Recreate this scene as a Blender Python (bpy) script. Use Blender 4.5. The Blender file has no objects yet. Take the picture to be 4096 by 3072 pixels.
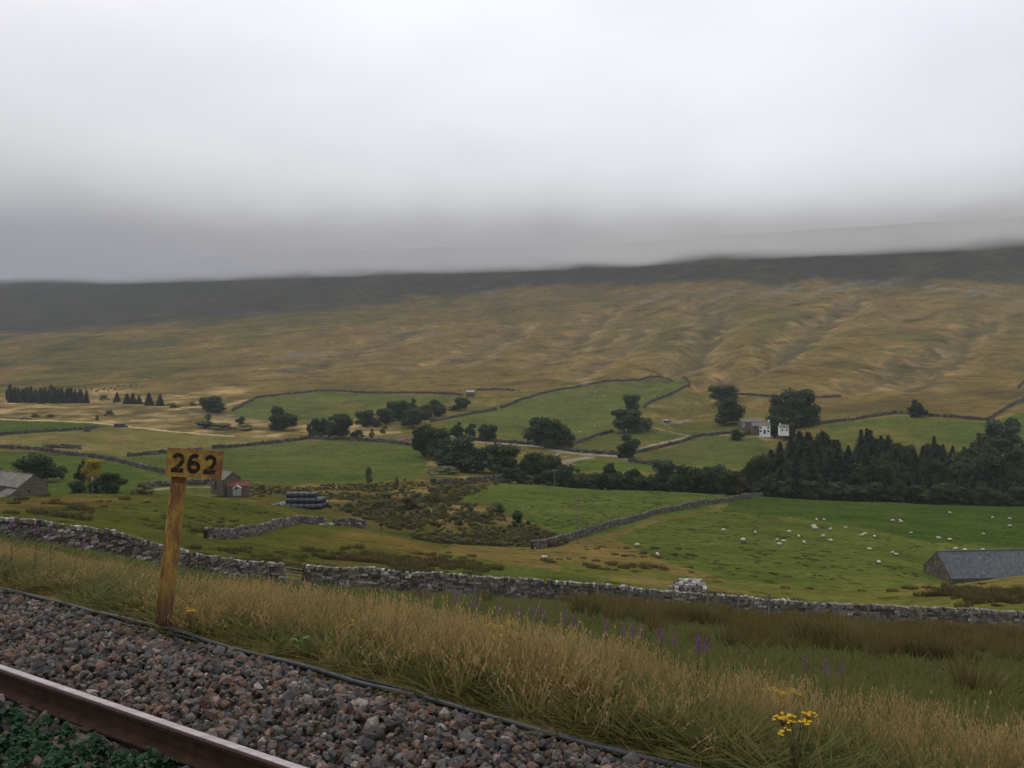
import bpy, math, random
import numpy as np
from mathutils import Vector, Matrix, Euler

# ------------------------------------------------------------------ camera, sky, sun, exposure
S = bpy.context.scene
COL = S.collection
F = 887.0; YH = 340.0; CZ = 52.0            # focal length and horizon row of the 1024 x 768 photograph; eye height over the valley
cam_d = bpy.data.cameras.new('camera'); cam = bpy.data.objects.new('camera', cam_d); COL.objects.link(cam)
cam.location = (0, 0, CZ); cam.rotation_euler = (math.radians(90), 0, 0)
cam_d.sensor_width = 36.0; cam_d.lens = 36.0 * F / 1024.0
cam_d.shift_y = -(384.0 - YH) / 1024.0
cam_d.clip_start = 0.1; cam_d.clip_end = 40000
S.camera = cam

SUN_EL, SUN_AZ = math.radians(52), math.radians(-35)
W = bpy.data.worlds.new('World'); S.world = W; W.use_nodes = True
nt = W.node_tree; nt.nodes.clear()
def N(tree, kind, **kw):
    n = tree.nodes.new(kind)
    for k, v in kw.items():
        if k in n.inputs: n.inputs[k].default_value = v
        else: setattr(n, k, v)
    return n
out = N(nt, 'ShaderNodeOutputWorld')
sky = N(nt, 'ShaderNodeTexSky', sky_type='NISHITA', sun_disc=False, sun_elevation=SUN_EL, sun_rotation=SUN_AZ, dust_density=3.0)
bg1 = N(nt, 'ShaderNodeBackground', Strength=0.06); nt.links.new(sky.outputs[0], bg1.inputs[0])
tc = N(nt, 'ShaderNodeTexCoord')
sep = N(nt, 'ShaderNodeSeparateXYZ'); nt.links.new(tc.outputs['Generated'], sep.inputs[0])
ramp = N(nt, 'ShaderNodeValToRGB'); e = ramp.color_ramp.elements
e[0].position = 0.0; e[0].color = (0.10, 0.105, 0.10, 1)
e[1].position = 1.0; e[1].color = (1.12, 1.11, 1.12, 1)
for p, c in ((0.495, (0.16, 0.165, 0.16)), (0.52, (0.64, 0.63, 0.64)), (0.60, (0.93, 0.915, 0.915)), (0.70, (1.06, 1.045, 1.045))):
    q = e.new(p); q.color = (*c, 1)
mr = N(nt, 'ShaderNodeMath', operation='MULTIPLY_ADD'); mr.inputs[1].default_value = 0.5; mr.inputs[2].default_value = 0.5
nt.links.new(sep.outputs['Z'], mr.inputs[0]); nt.links.new(mr.outputs[0], ramp.inputs[0])
mp = N(nt, 'ShaderNodeMapping'); mp.inputs['Scale'].default_value = (1.0, 1.0, 2.6); nt.links.new(tc.outputs['Generated'], mp.inputs[0])
nz = N(nt, 'ShaderNodeTexNoise', Scale=2.3, Detail=3.0, Roughness=0.45); nt.links.new(mp.outputs[0], nz.inputs[0])
mm = N(nt, 'ShaderNodeMapRange'); mm.inputs['From Min'].default_value = 0.3; mm.inputs['From Max'].default_value = 0.7
mm.inputs['To Min'].default_value = 0.84; mm.inputs['To Max'].default_value = 1.12; nt.links.new(nz.outputs[0], mm.inputs[0])
vm = N(nt, 'ShaderNodeVectorMath', operation='SCALE'); nt.links.new(ramp.outputs[0], vm.inputs[0]); nt.links.new(mm.outputs[0], vm.inputs['Scale'])
bg2 = N(nt, 'ShaderNodeBackground', Strength=0.88); nt.links.new(vm.outputs[0], bg2.inputs[0])
addn = N(nt, 'ShaderNodeAddShader'); nt.links.new(bg1.outputs[0], addn.inputs[0]); nt.links.new(bg2.outputs[0], addn.inputs[1])
nt.links.new(addn.outputs[0], out.inputs[0])

sd = bpy.data.lights.new('sun', 'SUN'); sun = bpy.data.objects.new('sun', sd); COL.objects.link(sun)
sd.energy = 0.6; sd.angle = math.radians(30); sd.color = (1, 0.97, 0.92)
sun.rotation_euler = (math.radians(90) - SUN_EL, 0, math.pi - SUN_AZ)
S.view_settings.view_transform = 'Standard'; S.view_settings.look = 'None'
S.view_settings.exposure = 0.0; S.view_settings.gamma = 1.0; S.view_settings.use_curve_mapping = False
S.cycles.volume_bounces = 1
S.cycles.transparent_max_bounces = 16

R = random.Random(7)
rng = np.random.default_rng(7)

# ------------------------------------------------------------------ helpers
def tag(o, label=None, cat=None, group=None, kind=None):
    if label: o['label'] = label
    if cat: o['category'] = cat
    if group: o['group'] = group
    if kind: o['kind'] = kind
    return o
def empty(name, loc=(0, 0, 0), rz=0.0):
    o = bpy.data.objects.new(name, None); COL.objects.link(o)
    o.location = loc; o.rotation_euler = (0, 0, rz); o.empty_display_size = 0.2
    return o
def link(name, me, parent=None, link_it=True):
    o = bpy.data.objects.new(name, me)
    if link_it: COL.objects.link(o)
    if parent: o.parent = parent
    return o
def mesh_np(name, V, Fc, mats=(), smooth=False, col=None, mi=None):
    V = np.asarray(V, np.float32).reshape(-1, 3)
    me = bpy.data.meshes.new(name)
    if isinstance(Fc, np.ndarray):
        k = Fc.shape[1]; n = len(Fc)
        me.vertices.add(len(V)); me.vertices.foreach_set('co', V.ravel())
        me.loops.add(n * k); me.loops.foreach_set('vertex_index', Fc.astype(np.int32).ravel())
        me.polygons.add(n); me.polygons.foreach_set('loop_start', np.arange(0, n * k, k, dtype=np.int32))
        try: me.polygons.foreach_set('loop_total', np.full(n, k, np.int32))
        except Exception: pass
        me.update(calc_edges=True)
    else:
        me.from_pydata([tuple(map(float, v)) for v in V], [], Fc)
        n = len(Fc)
    me.polygons.foreach_set('use_smooth', np.full(len(me.polygons), smooth))
    if mi is not None: me.polygons.foreach_set('material_index', np.asarray(mi, np.int32))
    for m in (mats if isinstance(mats, (list, tuple)) else [mats]): me.materials.append(m)
    if col is not None:
        a = me.color_attributes.new('tint', 'FLOAT_COLOR', 'POINT')
        c = np.ones((len(V), 4), np.float32); c[:, :3] = col
        a.data.foreach_set('color', c.ravel())
    me.update()
    return me
class MB:
    def __init__(s): s.v = []; s.f = []
    def add(s, vs, fs):
        b = len(s.v); s.v += [tuple(v) for v in vs]; s.f += [tuple(b + i for i in f) for f in fs]; return s
    def box(s, x0, x1, y0, y1, z0, z1):
        return s.add([(x0,y0,z0),(x1,y0,z0),(x1,y1,z0),(x0,y1,z0),(x0,y0,z1),(x1,y0,z1),(x1,y1,z1),(x0,y1,z1)],
                     [(3,2,1,0),(4,5,6,7),(0,1,5,4),(1,2,6,5),(2,3,7,6),(3,0,4,7)])
    def tube(s, pts, rad, n=8, caps=True):
        pts = [Vector(p) for p in pts]
        if not isinstance(rad, (list, tuple)): rad = [rad] * len(pts)
        b = len(s.v)
        for i, p in enumerate(pts):
            d = (pts[min(i+1, len(pts)-1)] - pts[max(i-1, 0)]).normalized()
            a = Vector((0, 0, 1)) if abs(d.z) < 0.9 else Vector((1, 0, 0))
            u = d.cross(a).normalized(); w = u.cross(d)
            for k in range(n):
                t = 2 * math.pi * k / n
                s.v.append(tuple(p + (u * math.cos(t) + w * math.sin(t)) * rad[i]))
        for i in range(len(pts) - 1):
            for k in range(n):
                s.f.append((b+i*n+k, b+i*n+(k+1) % n, b+(i+1)*n+(k+1) % n, b+(i+1)*n+k))
        if caps:
            s.f.append(tuple(b + k for k in range(n))[::-1]); s.f.append(tuple(b + (len(pts)-1)*n + k for k in range(n)))
        return s
    def mesh(s, name, m, smooth=False): return mesh_np(name, s.v, s.f, m, smooth)
    def build(s, name, m, parent=None, smooth=False): return link(name, s.mesh(name, m, smooth), parent)
def copy_tree(o, parent=None):
    c = o.copy(); COL.objects.link(c)
    if parent: c.parent = parent
    for ch in o.children: copy_tree(ch, c)
    return c

# value noise / fbm in numpy
def vnoise(x, y, seed=0):
    xi = np.floor(x).astype(np.int64); yi = np.floor(y).astype(np.int64)
    fx = x - xi; fy = y - yi; fx = fx*fx*fx*(fx*(fx*6-15)+10); fy = fy*fy*fy*(fy*(fy*6-15)+10)
    def h(a, b):
        n = (a * 374761393 + b * 668265263 + seed * 982451653) & 0xffffffff
        n = ((n ^ (n >> 13)) * 1274126177) & 0xffffffff
        return ((n ^ (n >> 16)) & 0xffff) / 65535.0
    return (h(xi, yi)*(1-fx) + h(xi+1, yi)*fx)*(1-fy) + (h(xi, yi+1)*(1-fx) + h(xi+1, yi+1)*fx)*fy
def fbm(x, y, o=5, seed=0, rough=0.5):
    s = 0; a = 1; t = 0
    for k in range(o):
        s = s + a * (vnoise(x, y, seed + k) - 0.5); t += a; a *= rough; x = x * 2.03 + 13.1; y = y * 2.03 + 7.7
    return s / t * 2

# ------------------------------------------------------------------ materials
def material(name): 
    m = bpy.data.materials.new(name); m.use_nodes = True; t = m.node_tree; t.nodes.clear()
    o = N(t, 'ShaderNodeOutputMaterial'); b = N(t, 'ShaderNodeBsdfPrincipled'); t.links.new(b.outputs[0], o.inputs[0])
    return m, t, b
def mix(t, a, b, f, mode='MIX'):
    n = t.nodes.new('ShaderNodeMix'); n.data_type = 'RGBA'; n.blend_type = mode
    for s, v in ((n.inputs[6], a), (n.inputs[7], b), (n.inputs[0], f)):
        if isinstance(v, bpy.types.NodeSocket): t.links.new(v, s)
        elif isinstance(v, (int, float)): s.default_value = v
        else: s.default_value = (*v, 1)
    return n.outputs[2]
def noise(t, scale, detail=4, rough=0.55, vec=None, lo=0.35, hi=0.65, stretch=None, coord='Object'):
    if vec is None:
        g = t.nodes.new('ShaderNodeTexCoord'); vec = g.outputs[coord]
    if stretch:
        mpn = t.nodes.new('ShaderNodeMapping'); mpn.inputs['Scale'].default_value = stretch; t.links.new(vec, mpn.inputs[0]); vec = mpn.outputs[0]
    n = N(t, 'ShaderNodeTexNoise', Scale=scale, Detail=detail, Roughness=rough); t.links.new(vec, n.inputs[0])
    r = t.nodes.new('ShaderNodeMapRange'); r.inputs['From Min'].default_value = lo; r.inputs['From Max'].default_value = hi
    t.links.new(n.outputs[0], r.inputs[0])
    return r.outputs[0]
def bump(t, b, h, strength=0.5, dist=0.02):
    n = N(t, 'ShaderNodeBump', Strength=strength, Distance=dist); t.links.new(h, n.inputs['Height']); t.links.new(n.outputs[0], b.inputs['Normal'])
def simple(name, c1, c2=None, scale=4, rough=0.85, detail=4, bmp=0, bd=0.02, stretch=None, c3=None, s3=1.0, spec=0.2, metal=0, lo=.35, hi=.65):
    m, t, b = material(name)
    b.inputs['Roughness'].default_value = rough; b.inputs['Specular IOR Level'].default_value = spec; b.inputs['Metallic'].default_value = metal
    if c2 is None: b.inputs['Base Color'].default_value = (*c1, 1)
    else:
        f = noise(t, scale, detail, stretch=stretch, lo=lo, hi=hi); c = mix(t, c1, c2, f)
        if c3 is not None: c = mix(t, c, c3, noise(t, s3, 3, lo=0.5, hi=0.68))
        t.links.new(c, b.inputs['Base Color'])
        if bmp: bump(t, b, f, bmp, bd)
    return m
def tinted(name, scale=30, amt=0.35, rough=0.9, bmp=0.4, bd=0.01, spec=0.2):
    m, t, b = material(name)
    a = N(t, 'ShaderNodeVertexColor', layer_name='tint')
    f = noise(t, scale, 5)
    c = mix(t, a.outputs[0], (0.0, 0.0, 0.0), 0.0)
    dk = mix(t, (1-amt,)*3, (1+amt*0.6,)*3, f)
    c = mix(t, a.outputs[0], dk, 1.0, 'MULTIPLY')
    t.links.new(c, b.inputs['Base Color']); b.inputs['Roughness'].default_value = rough; b.inputs['Specular IOR Level'].default_value = spec
    if bmp: bump(t, b, f, bmp, bd)
    return m
def leafmat(name, c1, c2, c3=None, glow=0.0):
    # colour per leaf from the mesh's own tint (0..1 grey), per plant from the object's random number
    m, t, b = material(name)
    a = N(t, 'ShaderNodeVertexColor', layer_name='tint')
    oi = t.nodes.new('ShaderNodeObjectInfo')
    c = mix(t, c1, c2, a.outputs[0])
    if c3 is not None:
        mr_ = t.nodes.new('ShaderNodeMath'); mr_.operation = 'MULTIPLY'; mr_.inputs[1].default_value = 0.6; t.links.new(oi.outputs['Random'], mr_.inputs[0])
        c = mix(t, c, c3, mr_.outputs[0])
    t.links.new(c, b.inputs['Base Color']); b.inputs['Roughness'].default_value = 0.75; b.inputs['Specular IOR Level'].default_value = 0.15
    if glow:      # thin blades let light through
        tr_ = t.nodes.new('ShaderNodeBsdfTranslucent'); t.links.new(c, tr_.inputs[0]); ms = t.nodes.new('ShaderNodeMixShader'); ms.inputs[0].default_value = glow
        t.links.new(b.outputs[0], ms.inputs[1]); t.links.new(tr_.outputs[0], ms.inputs[2])
        o_ = [n for n in t.nodes if n.type == 'OUTPUT_MATERIAL'][0]; t.links.new(ms.outputs[0], o_.inputs[0])
    return m

M = {}
M['stone'] = tinted('drystone', 9, 0.5, bmp=0.6, bd=0.03)
M['ballast'] = tinted('ballast_stone', 60, 0.35, bmp=0.5, bd=0.004, rough=0.8, spec=0.35)
M['far_wall'] = simple('far_wall_stone', (0.135, 0.125, 0.10), (0.045, 0.043, 0.036), 0.9, bmp=0.8, bd=0.2, c3=(0.19, 0.18, 0.15), s3=2.5)
M['wall_fill'] = simple('wall_fill', (0.03, 0.028, 0.022), (0.05, 0.045, 0.03), 3)
M['bed'] = simple('ballast_bed', (0.05, 0.042, 0.036), (0.11, 0.09, 0.075), 40, bmp=0.8, bd=0.02)
M['rail_top'] = simple('polished_rail_head', (0.33, 0.29, 0.30), (0.24, 0.205, 0.205), 30, rough=0.5, metal=0.75, spec=0.5, stretch=(0.05, 1, 1))
M['rail_rust'] = simple('rusted_rail', (0.026, 0.014, 0.009), (0.048, 0.024, 0.013), 14, rough=0.85, bmp=0.3, bd=0.003)
M['sleeper'] = simple('stained_concrete', (0.17, 0.145, 0.115), (0.09, 0.07, 0.055), 6, bmp=0.3, bd=0.005, c3=(0.05, 0.09, 0.035), s3=5)
M['cable'] = simple('black_cable', (0.010, 0.010, 0.013), (0.02, 0.02, 0.025), 20, rough=0.5, spec=0.4)
M['slate'] = simple('stone_slate', (0.165, 0.155, 0.14), (0.095, 0.09, 0.082), 1.6, bmp=0.5, bd=0.03, c3=(0.20, 0.17, 0.12), s3=0.8)
M['roof_grey'] = simple('weathered_grey_roof', (0.088, 0.094, 0.104), (0.062, 0.067, 0.076), 0.5, stretch=(2.4, .6, 0.5), c3=(0.125, 0.135, 0.13), s3=2.2, rough=0.7)
M['barn_stone'] = simple('barn_stone', (0.115, 0.10, 0.075), (0.055, 0.048, 0.036), 2.2, bmp=0.7, bd=0.06, c3=(0.16, 0.14, 0.11), s3=3)
M['render_white'] = simple('white_render', (0.74, 0.75, 0.76), (0.62, 0.63, 0.62), 0.8)
M['white_paint'] = simple('white_paint', (0.72, 0.72, 0.70), (0.6, 0.6, 0.58), 3, rough=0.5)
M['glass'] = simple('dark_glass', (0.02, 0.024, 0.03), rough=0.12, spec=0.5)
M['blue_paint'] = simple('blue_paint', (0.03, 0.07, 0.17), (0.025, 0.055, 0.13), 2, rough=0.4)
M['dark_door'] = simple('dark_door', (0.03, 0.028, 0.025), (0.05, 0.045, 0.04), 5)
M['red_tin'] = simple('rusty_red_tin', (0.15, 0.050, 0.030), (0.10, 0.038, 0.024), 1.2, stretch=(2, .3, 1), rough=0.75)
M['tin'] = simple('pale_tin', (0.30, 0.32, 0.32), (0.2, 0.2, 0.19), 1.2, rough=0.6)
M['pot'] = simple('clay_pot', (0.40, 0.20, 0.09), (0.3, 0.14, 0.07), 5)
M['wood_pole'] = simple('weathered_pole', (0.17, 0.15, 0.115), (0.11, 0.095, 0.075), 6, stretch=(1, 1, .15))
M['post_wood'] = simple('grey_fence_post', (0.21, 0.195, 0.16), (0.12, 0.11, 0.085), 8, stretch=(1, 1, .2))
M['wire'] = simple('fence_wire', (0.10, 0.10, 0.095), rough=0.6)
M['bale'] = simple('black_bale_wrap', (0.018, 0.022, 0.026), (0.034, 0.040, 0.046), 3, rough=0.38, spec=0.45)
M['wool'] = simple('sheep_wool', (0.60, 0.56, 0.46), (0.44, 0.40, 0.32), 9, bmp=0.4, bd=0.03)
M['sheep_dark'] = simple('sheep_dark_face', (0.05, 0.045, 0.04))
M['rubber'] = simple('tyre_rubber', (0.02, 0.02, 0.02))
M['bark'] = simple('tree_bark', (0.07, 0.06, 0.045), (0.04, 0.034, 0.026), 5, stretch=(1, 1, .25))
M['track_grit'] = simple('farm_track', (0.20, 0.18, 0.15), (0.135, 0.12, 0.095), 1.0)
M['scree'] = tinted('scree_stone', 2.0, 0.4, bmp=0.5, bd=0.1)
M['stack_top'] = simple('hay_sheet', (0.03, 0.032, 0.035), (0.06, 0.06, 0.06), 1)

# foliage
M['oak'] = leafmat('broadleaf_dark', (0.012, 0.026, 0.007), (0.052, 0.082, 0.020), (0.026, 0.044, 0.013))
M['willow'] = leafmat('willow_greygreen', (0.020, 0.036, 0.018), (0.058, 0.085, 0.040), (0.04, 0.055, 0.028))
M['hawthorn'] = leafmat('scrub_bush', (0.042, 0.056, 0.016), (0.125, 0.138, 0.042), (0.11, 0.092, 0.032))
M['rusty'] = leafmat('rowan_brownish', (0.038, 0.030, 0.011), (0.098, 0.072, 0.026))
M['gold'] = leafmat('golden_cypress', (0.15, 0.12, 0.010), (0.45, 0.31, 0.025))
M['spruce'] = leafmat('spruce_dark', (0.005, 0.011, 0.003), (0.022, 0.036, 0.009), (0.018, 0.020, 0.006))
M['grass_tan'] = leafmat('dry_tall_grass', (0.165, 0.118, 0.042), (0.47, 0.325, 0.145), (0.20, 0.165, 0.058), glow=.4)
M['grass_green'] = leafmat('green_grass', (0.060, 0.072, 0.017), (0.150, 0.155, 0.038), (0.19, 0.155, 0.048), glow=.4)
M['pasture_tuft'] = leafmat('pasture_grass', (0.044, 0.058, 0.010), (0.105, 0.118, 0.022), (0.105, 0.092, 0.022), glow=.35)
M['rush'] = leafmat('soft_rush', (0.055, 0.052, 0.017), (0.210, 0.175, 0.060), (0.16, 0.110, 0.038), glow=.3)
M['tussock'] = leafmat('brown_tussock', (0.050, 0.047, 0.015), (0.165, 0.130, 0.045), (0.12, 0.100, 0.036))
M['weed'] = leafmat('trackside_weed', (0.006, 0.024, 0.009), (0.018, 0.052, 0.018))
M['docken'] = leafmat('broad_weed_leaf', (0.035, 0.075, 0.020), (0.10, 0.17, 0.05))
M['yellow'] = simple('ragwort_yellow', (0.50, 0.31, 0.012), (0.36, 0.20, 0.008), 40)
M['purple'] = simple('willowherb_purple', (0.20, 0.085, 0.19), (0.14, 0.06, 0.13), 40)
M['stem'] = simple('flower_stem', (0.06, 0.075, 0.025), (0.09, 0.06, 0.03), 10)

# ------------------------------------------------------------------ the terrain's height model
TD = Vector((-0.857, 0.515, 0)).normalized()       # along the railway
TN = Vector((0.515, 0.857, 0)).normalized()        # away from it
def TP(s, d, drop): v = TD * s + TN * d; return Vector((v.x, v.y, CZ - drop))
tableau = {   # per view direction: (distance, row of the photograph the ground is seen at)
 0:  [(48,544),(75,525),(110,507),(140,495),(175,504),(215,504),(300,479),(400,456),(520,431),(600,421),(700,410),(800,402),(950,389),(1200,366),(1500,342),(1720,343),(2000,335),(2500,311),(2900,279),(3100,280)],
 100:[(52,555),(80,533),(115,508),(150,492),(185,501),(220,501),(300,480),(400,458),(520,433),(650,415),(800,403),(950,390),(1200,365),(1500,334),(1700,335),(2100,326),(2500,304),(2850,277),(3100,266)],
 200:[(55,577),(75,556),(100,532),(130,508),(155,493),(190,500),(230,500),(300,481),(400,459),(520,436),(650,418),(800,402),(950,388),(1200,362),(1650,322),(1900,320),(2400,298),(2730,274),(3000,255)],
 300:[(57,587),(75,568),(100,545),(125,530),(140,524),(165,507),(175,507),(200,508),(230,501),(300,483),(400,461),(520,438),(650,420),(800,400),(950,386),(1200,360),(1500,334),(1800,312),(2000,308),(2350,288),(2600,271),(2900,250)],
 366:[(58,592),(75,573),(100,550),(125,533),(140,524),(160,530),(200,513),(250,496),(300,484),(400,461),(520,438),(650,420),(800,398),(950,384),(1200,358),(1500,333),(1900,305),(2200,290),(2500,268),(2800,248)],
 400:[(58,595),(75,580),(100,555),(125,535),(145,542),(200,515),(250,498),(300,484),(400,461),(520,438),(650,420),(800,397),(950,383),(1200,357),(1500,332),(1900,303),(2150,288),(2450,267),(2700,248)],
 444:[(58,597),(80,573),(110,551),(135,553),(170,533),(220,508),(300,485),(400,461),(520,438),(650,418),(800,396),(950,381),(1200,355),(1500,331),(1950,298),(2150,284),(2400,266),(2700,245)],
 500:[(58,601),(80,578),(110,558),(130,557),(170,536),(220,511),(290,484),(310,483),(340,478),(400,463),(520,440),(650,418),(800,396),(950,380),(1200,354),(1500,330),(1980,293),(2150,281),(2365,264),(2650,243)],
 600:[(58,606),(80,585),(100,572),(120,562),(140,553),(165,540),(200,522),(240,507),(290,487),(318,493),(350,484),(400,468),(450,456),(520,439),(600,424),(700,408),(850,386),(950,378),(1200,352),(1500,324),(1940,287),(2120,268),(2250,258),(2500,240)],
 700:[(58,614),(75,597),(90,588),(105,580),(130,562),(160,543),(200,522),(250,503),(290,491),(320,498),(360,482),(400,468),(470,451),(520,439),(600,422),(700,400),(850,376),(1000,360),(1200,335),(1500,307),(1720,286),(2050,252),(2300,234)],
 800:[(58,623),(80,600),(100,586),(130,566),(160,547),(200,526),(250,507),(288,499),(320,499),(400,468),(470,446),(520,434),(600,416),(700,395),(850,372),(1000,351),(1200,328),(1450,302),(1620,285),(1920,248),(2150,228)],
 900:[(58,630),(75,612),(95,592),(115,578),(140,562),(170,545),(210,526),(260,508),(290,504),(320,501),(400,468),(480,438),(540,419),(600,411),(700,394),(850,371),(1000,351),(1200,326),(1400,301),(1560,284),(1820,243),(2050,222)],
 960:[(58,633),(75,608),(95,580),(110,588),(131,586),(148,567),(165,549),(200,531),(260,510),(295,506),(330,502),(400,469),(480,438),(530,419),(650,400),(850,371),(1020,346),(1250,318),(1450,293),(1540,284),(1780,240),(2010,218)],
 1024:[(58,637),(75,606),(95,574),(112,588),(131,587),(150,568),(167,550),(200,533),(260,512),(300,507),(340,503),(400,470),(480,438),(520,418),(650,400),(850,371),(1050,342),(1300,311),(1520,283),(1740,237),(1980,214)],
}
YK = np.exp(np.linspace(math.log(2.0), math.log(9000.0), 1400))
cols = sorted(tableau)
PXK = np.array([-900, -300] + cols + [1400, 2000], float)
prof = []
for pxk in PXK:
    key = min(max(int(pxk), 0), 1024); u = (min(max(pxk, -300), 1400) - 512) / F
    pts = tableau[key]
    k = TN.y + TN.x * u
    near = lambda Y: 2.43 + 0.40 * max(0.0, k * Y - 5.05)
    Yj = 8.2 / k
    ys = list(np.linspace(1.0, Yj, 14)); ds = [near(y) for y in ys]
    Y0 = pts[0][0]; drop0 = (pts[0][1] - YH) / F * Y0
    for q in (0.3, 0.6): 
        y = Yj + (Y0 - Yj) * q; ys.append(y); ds.append(ds[13] + (drop0 - ds[13]) * q)
    for Yp, py in pts: ys.append(Yp); ds.append((py - YH) / F * Yp)
    top = ds[-1]; ys += [ys[-1] + 500, 5000, 9000]; ds += [top - (15 if key > 150 else -25), top - 10, top]
    prof.append(np.interp(YK, ys, ds))
prof = np.array(prof)
def gauss1(a, s, ax):
    r = int(3 * s) + 1; kx = np.exp(-0.5 * (np.arange(-r, r + 1) / s) ** 2); kx /= kx.sum()
    return np.apply_along_axis(lambda v: np.convolve(np.pad(v, r, mode='edge'), kx, mode='valid'), ax, a)
PXG = np.arange(-900, 2001, 10.0)
DG = np.array([np.interp(PXG, PXK, prof[:, j]) for j in range(len(YK))]).T     # [px, Y]
DG = gauss1(DG, 1.6, 0); DGs = gauss1(DG, 6.0, 1)
far = np.clip((YK - 25) / 30, 0, 1)[None, :]
DG = DG * (1 - far) + DGs * far
gullies = [  # (points (px, Y), width m, depth m)
 ([(700, 1560), (706, 1420), (715, 1300), (712, 1180), (700, 1060), (684, 950), (668, 860)], 26, 17),
 ([(858, 1480), (846, 1360), (832, 1260), (812, 1150), (795, 1050), (770, 960)], 24, 14),
 ([(985, 1230), (968, 1080), (950, 950), (925, 820), (905, 720)], 20, 10),
 ([(735, 830), (716, 760), (700, 690), (690, 640), (676, 600)], 16, 8),
 ([(790, 1000), (762, 920), (745, 850), (735, 800)], 14, 8),
 ([(520, 1500), (500, 1350), (470, 1200), (440, 1080)], 30, 6),
 ([(420, 1500), (380, 1350), (330, 1200), (290, 1100)], 36, 6),
 ([(610, 1600), (590, 1400), (560, 1200), (540, 1050)], 28, 7),
 ([(930, 1000), (900, 900), (880, 800), (850, 720)], 18, 7),
 ([(640, 1350), (630, 1200), (600, 1050), (580, 960)], 20, 7),
]
def segdist(X, Y, pts):
    best = np.full(np.shape(X), 1e9)
    for (a, b) in zip(pts[:-1], pts[1:]):
        ax, ay = a; bx, by = b; dx, dy = bx - ax, by - ay; L = dx*dx + dy*dy
        t = np.clip(((X-ax)*dx + (Y-ay)*dy) / L, 0, 1)
        best = np.minimum(best, np.hypot(X - ax - t*dx, Y - ay - t*dy))
    return best
G_W = [([((p - 512) / F * y, y) for p, y in pts], w, d) for pts, w, d in gullies]
lY0, lY1 = math.log(2.0), math.log(9000.0)
def drop_at(X, Y, detail=True):
    X = np.asarray(X, float); Y = np.maximum(np.asarray(Y, float), 2.01)
    px = np.clip(512 + X / Y * F, -899, 1999)
    i = (px + 900) / 10; j = (np.log(Y) - lY0) / (lY1 - lY0) * (len(YK) - 1)
    i0 = np.clip(np.floor(i).astype(int), 0, len(PXG) - 2); j0 = np.clip(np.floor(j).astype(int), 0, len(YK) - 2)
    fi = i - i0; fj = j - j0
    d = (DG[i0, j0]*(1-fi) + DG[i0+1, j0]*fi)*(1-fj) + (DG[i0, j0+1]*(1-fi) + DG[i0+1, j0+1]*fi)*fj
    if detail:
        a1 = np.clip((Y - 12) / 50, 0, 1)
        d = d - fbm(X / 2.1, Y / 2.1, 4, 3) * 0.10 * a1
        d = d - fbm(X / 14, Y / 14, 3, 9) * 0.35 * np.clip((Y - 40) / 60, 0, 1) * np.clip(1.6 - Y/1200, .4, 1)
        hm = np.clip((Y - 700) / 500, 0, 1)
        xr = X * 0.80 + Y * 0.60; yr = -X * 0.60 + Y * 0.80
        rid = 1 - np.abs(fbm(xr / 160, yr / 55, 5, 21, 0.55)) * 2
        d = d - hm * (rid * 1.7 + fbm(X / 45, Y / 45, 4, 31) * 2.2 + fbm(X / 260, Y / 260, 3, 33) * 7)
        mg = np.clip((Y - 480) / 200, 0, 1) * (1 - hm)
        d = d - mg * fbm(X / 34, Y / 40, 4, 35) * 1.6
        m = Y > 550
        if np.any(m):
            g = np.zeros(np.shape(d)); xm = X + fbm(X / 60, Y / 60, 3, 41) * 30; ym = Y + fbm(X / 60, Y / 60, 3, 42) * 30
            for pts, w, dep in G_W:
                q = segdist(xm, ym, pts); g = g + .72 * dep * np.exp(-(q / w) ** 2) - dep * 0.10 * np.exp(-((q - 2.2 * w) / (0.9 * w)) ** 2)
            d = d + np.where(m, g, 0)
    dp = TN.x * X + TN.y * Y
    w = np.clip((5.9 - dp) / 0.9, 0, 1) * np.clip((140 - Y) / 20, 0, 1); w = w * w * (3 - 2 * w)
    return d * (1 - w) + 2.50 * w
def gz(x, y): return CZ - float(drop_at(np.array([x]), np.array([y]))[0])
def at(px, Y, lift=0.0):
    x = (px - 512) / F * Y
    return Vector((x, Y, gz(x, Y) + lift))
_yy = np.exp(np.linspace(math.log(14), math.log(2900), 1500))
def findY(px, py, ymin=60, ymax=3000):
    "nearest distance beyond ymin where the ground is seen at row py"
    yy = _yy[(_yy >= ymin) & (_yy <= ymax)]; rows = YH + drop_at((px - 512) / F * yy, yy) / yy * F
    d = rows - py; s = np.where((d[:-1] > 0) & (d[1:] <= 0))[0]
    if len(s): return float(yy[s[0]])
    return float(yy[np.argmin(np.abs(d))])
def onground(px, py, ymin=60, ymax=3000): return at(px, findY(px, py, ymin, ymax))

# ------------------------------------------------------------------ the ground sheet with its fields
def P(*p): return [(x / 2.16, y / 2.16) for x, y in p]
def inpoly(px, py, poly):
    r = np.zeros(px.shape, bool); n = len(poly)
    for i in range(n):
        x0, y0 = poly[i]; x1, y1 = poly[(i + 1) % n]
        c = ((y0 > py) != (y1 > py)); t = (x1 - x0) * (py - y0) / ((y1 - y0) if y1 != y0 else 1e-9) + x0
        r ^= c & (px < t)
    return r
ctrl = np.concatenate([np.linspace(-900, -60, 36)[:-1], np.linspace(-60, 1084, 500), np.linspace(1084, 2000, 36)[1:]])
rowsY = np.concatenate([np.exp(np.linspace(math.log(2.2), math.log(40), 130))[:-1], np.exp(np.linspace(math.log(40), math.log(320), 260))[:-1],
                        np.exp(np.linspace(math.log(320), math.log(2900), 400))[:-1], np.exp(np.linspace(math.log(2900), math.log(3500), 20))])
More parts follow.
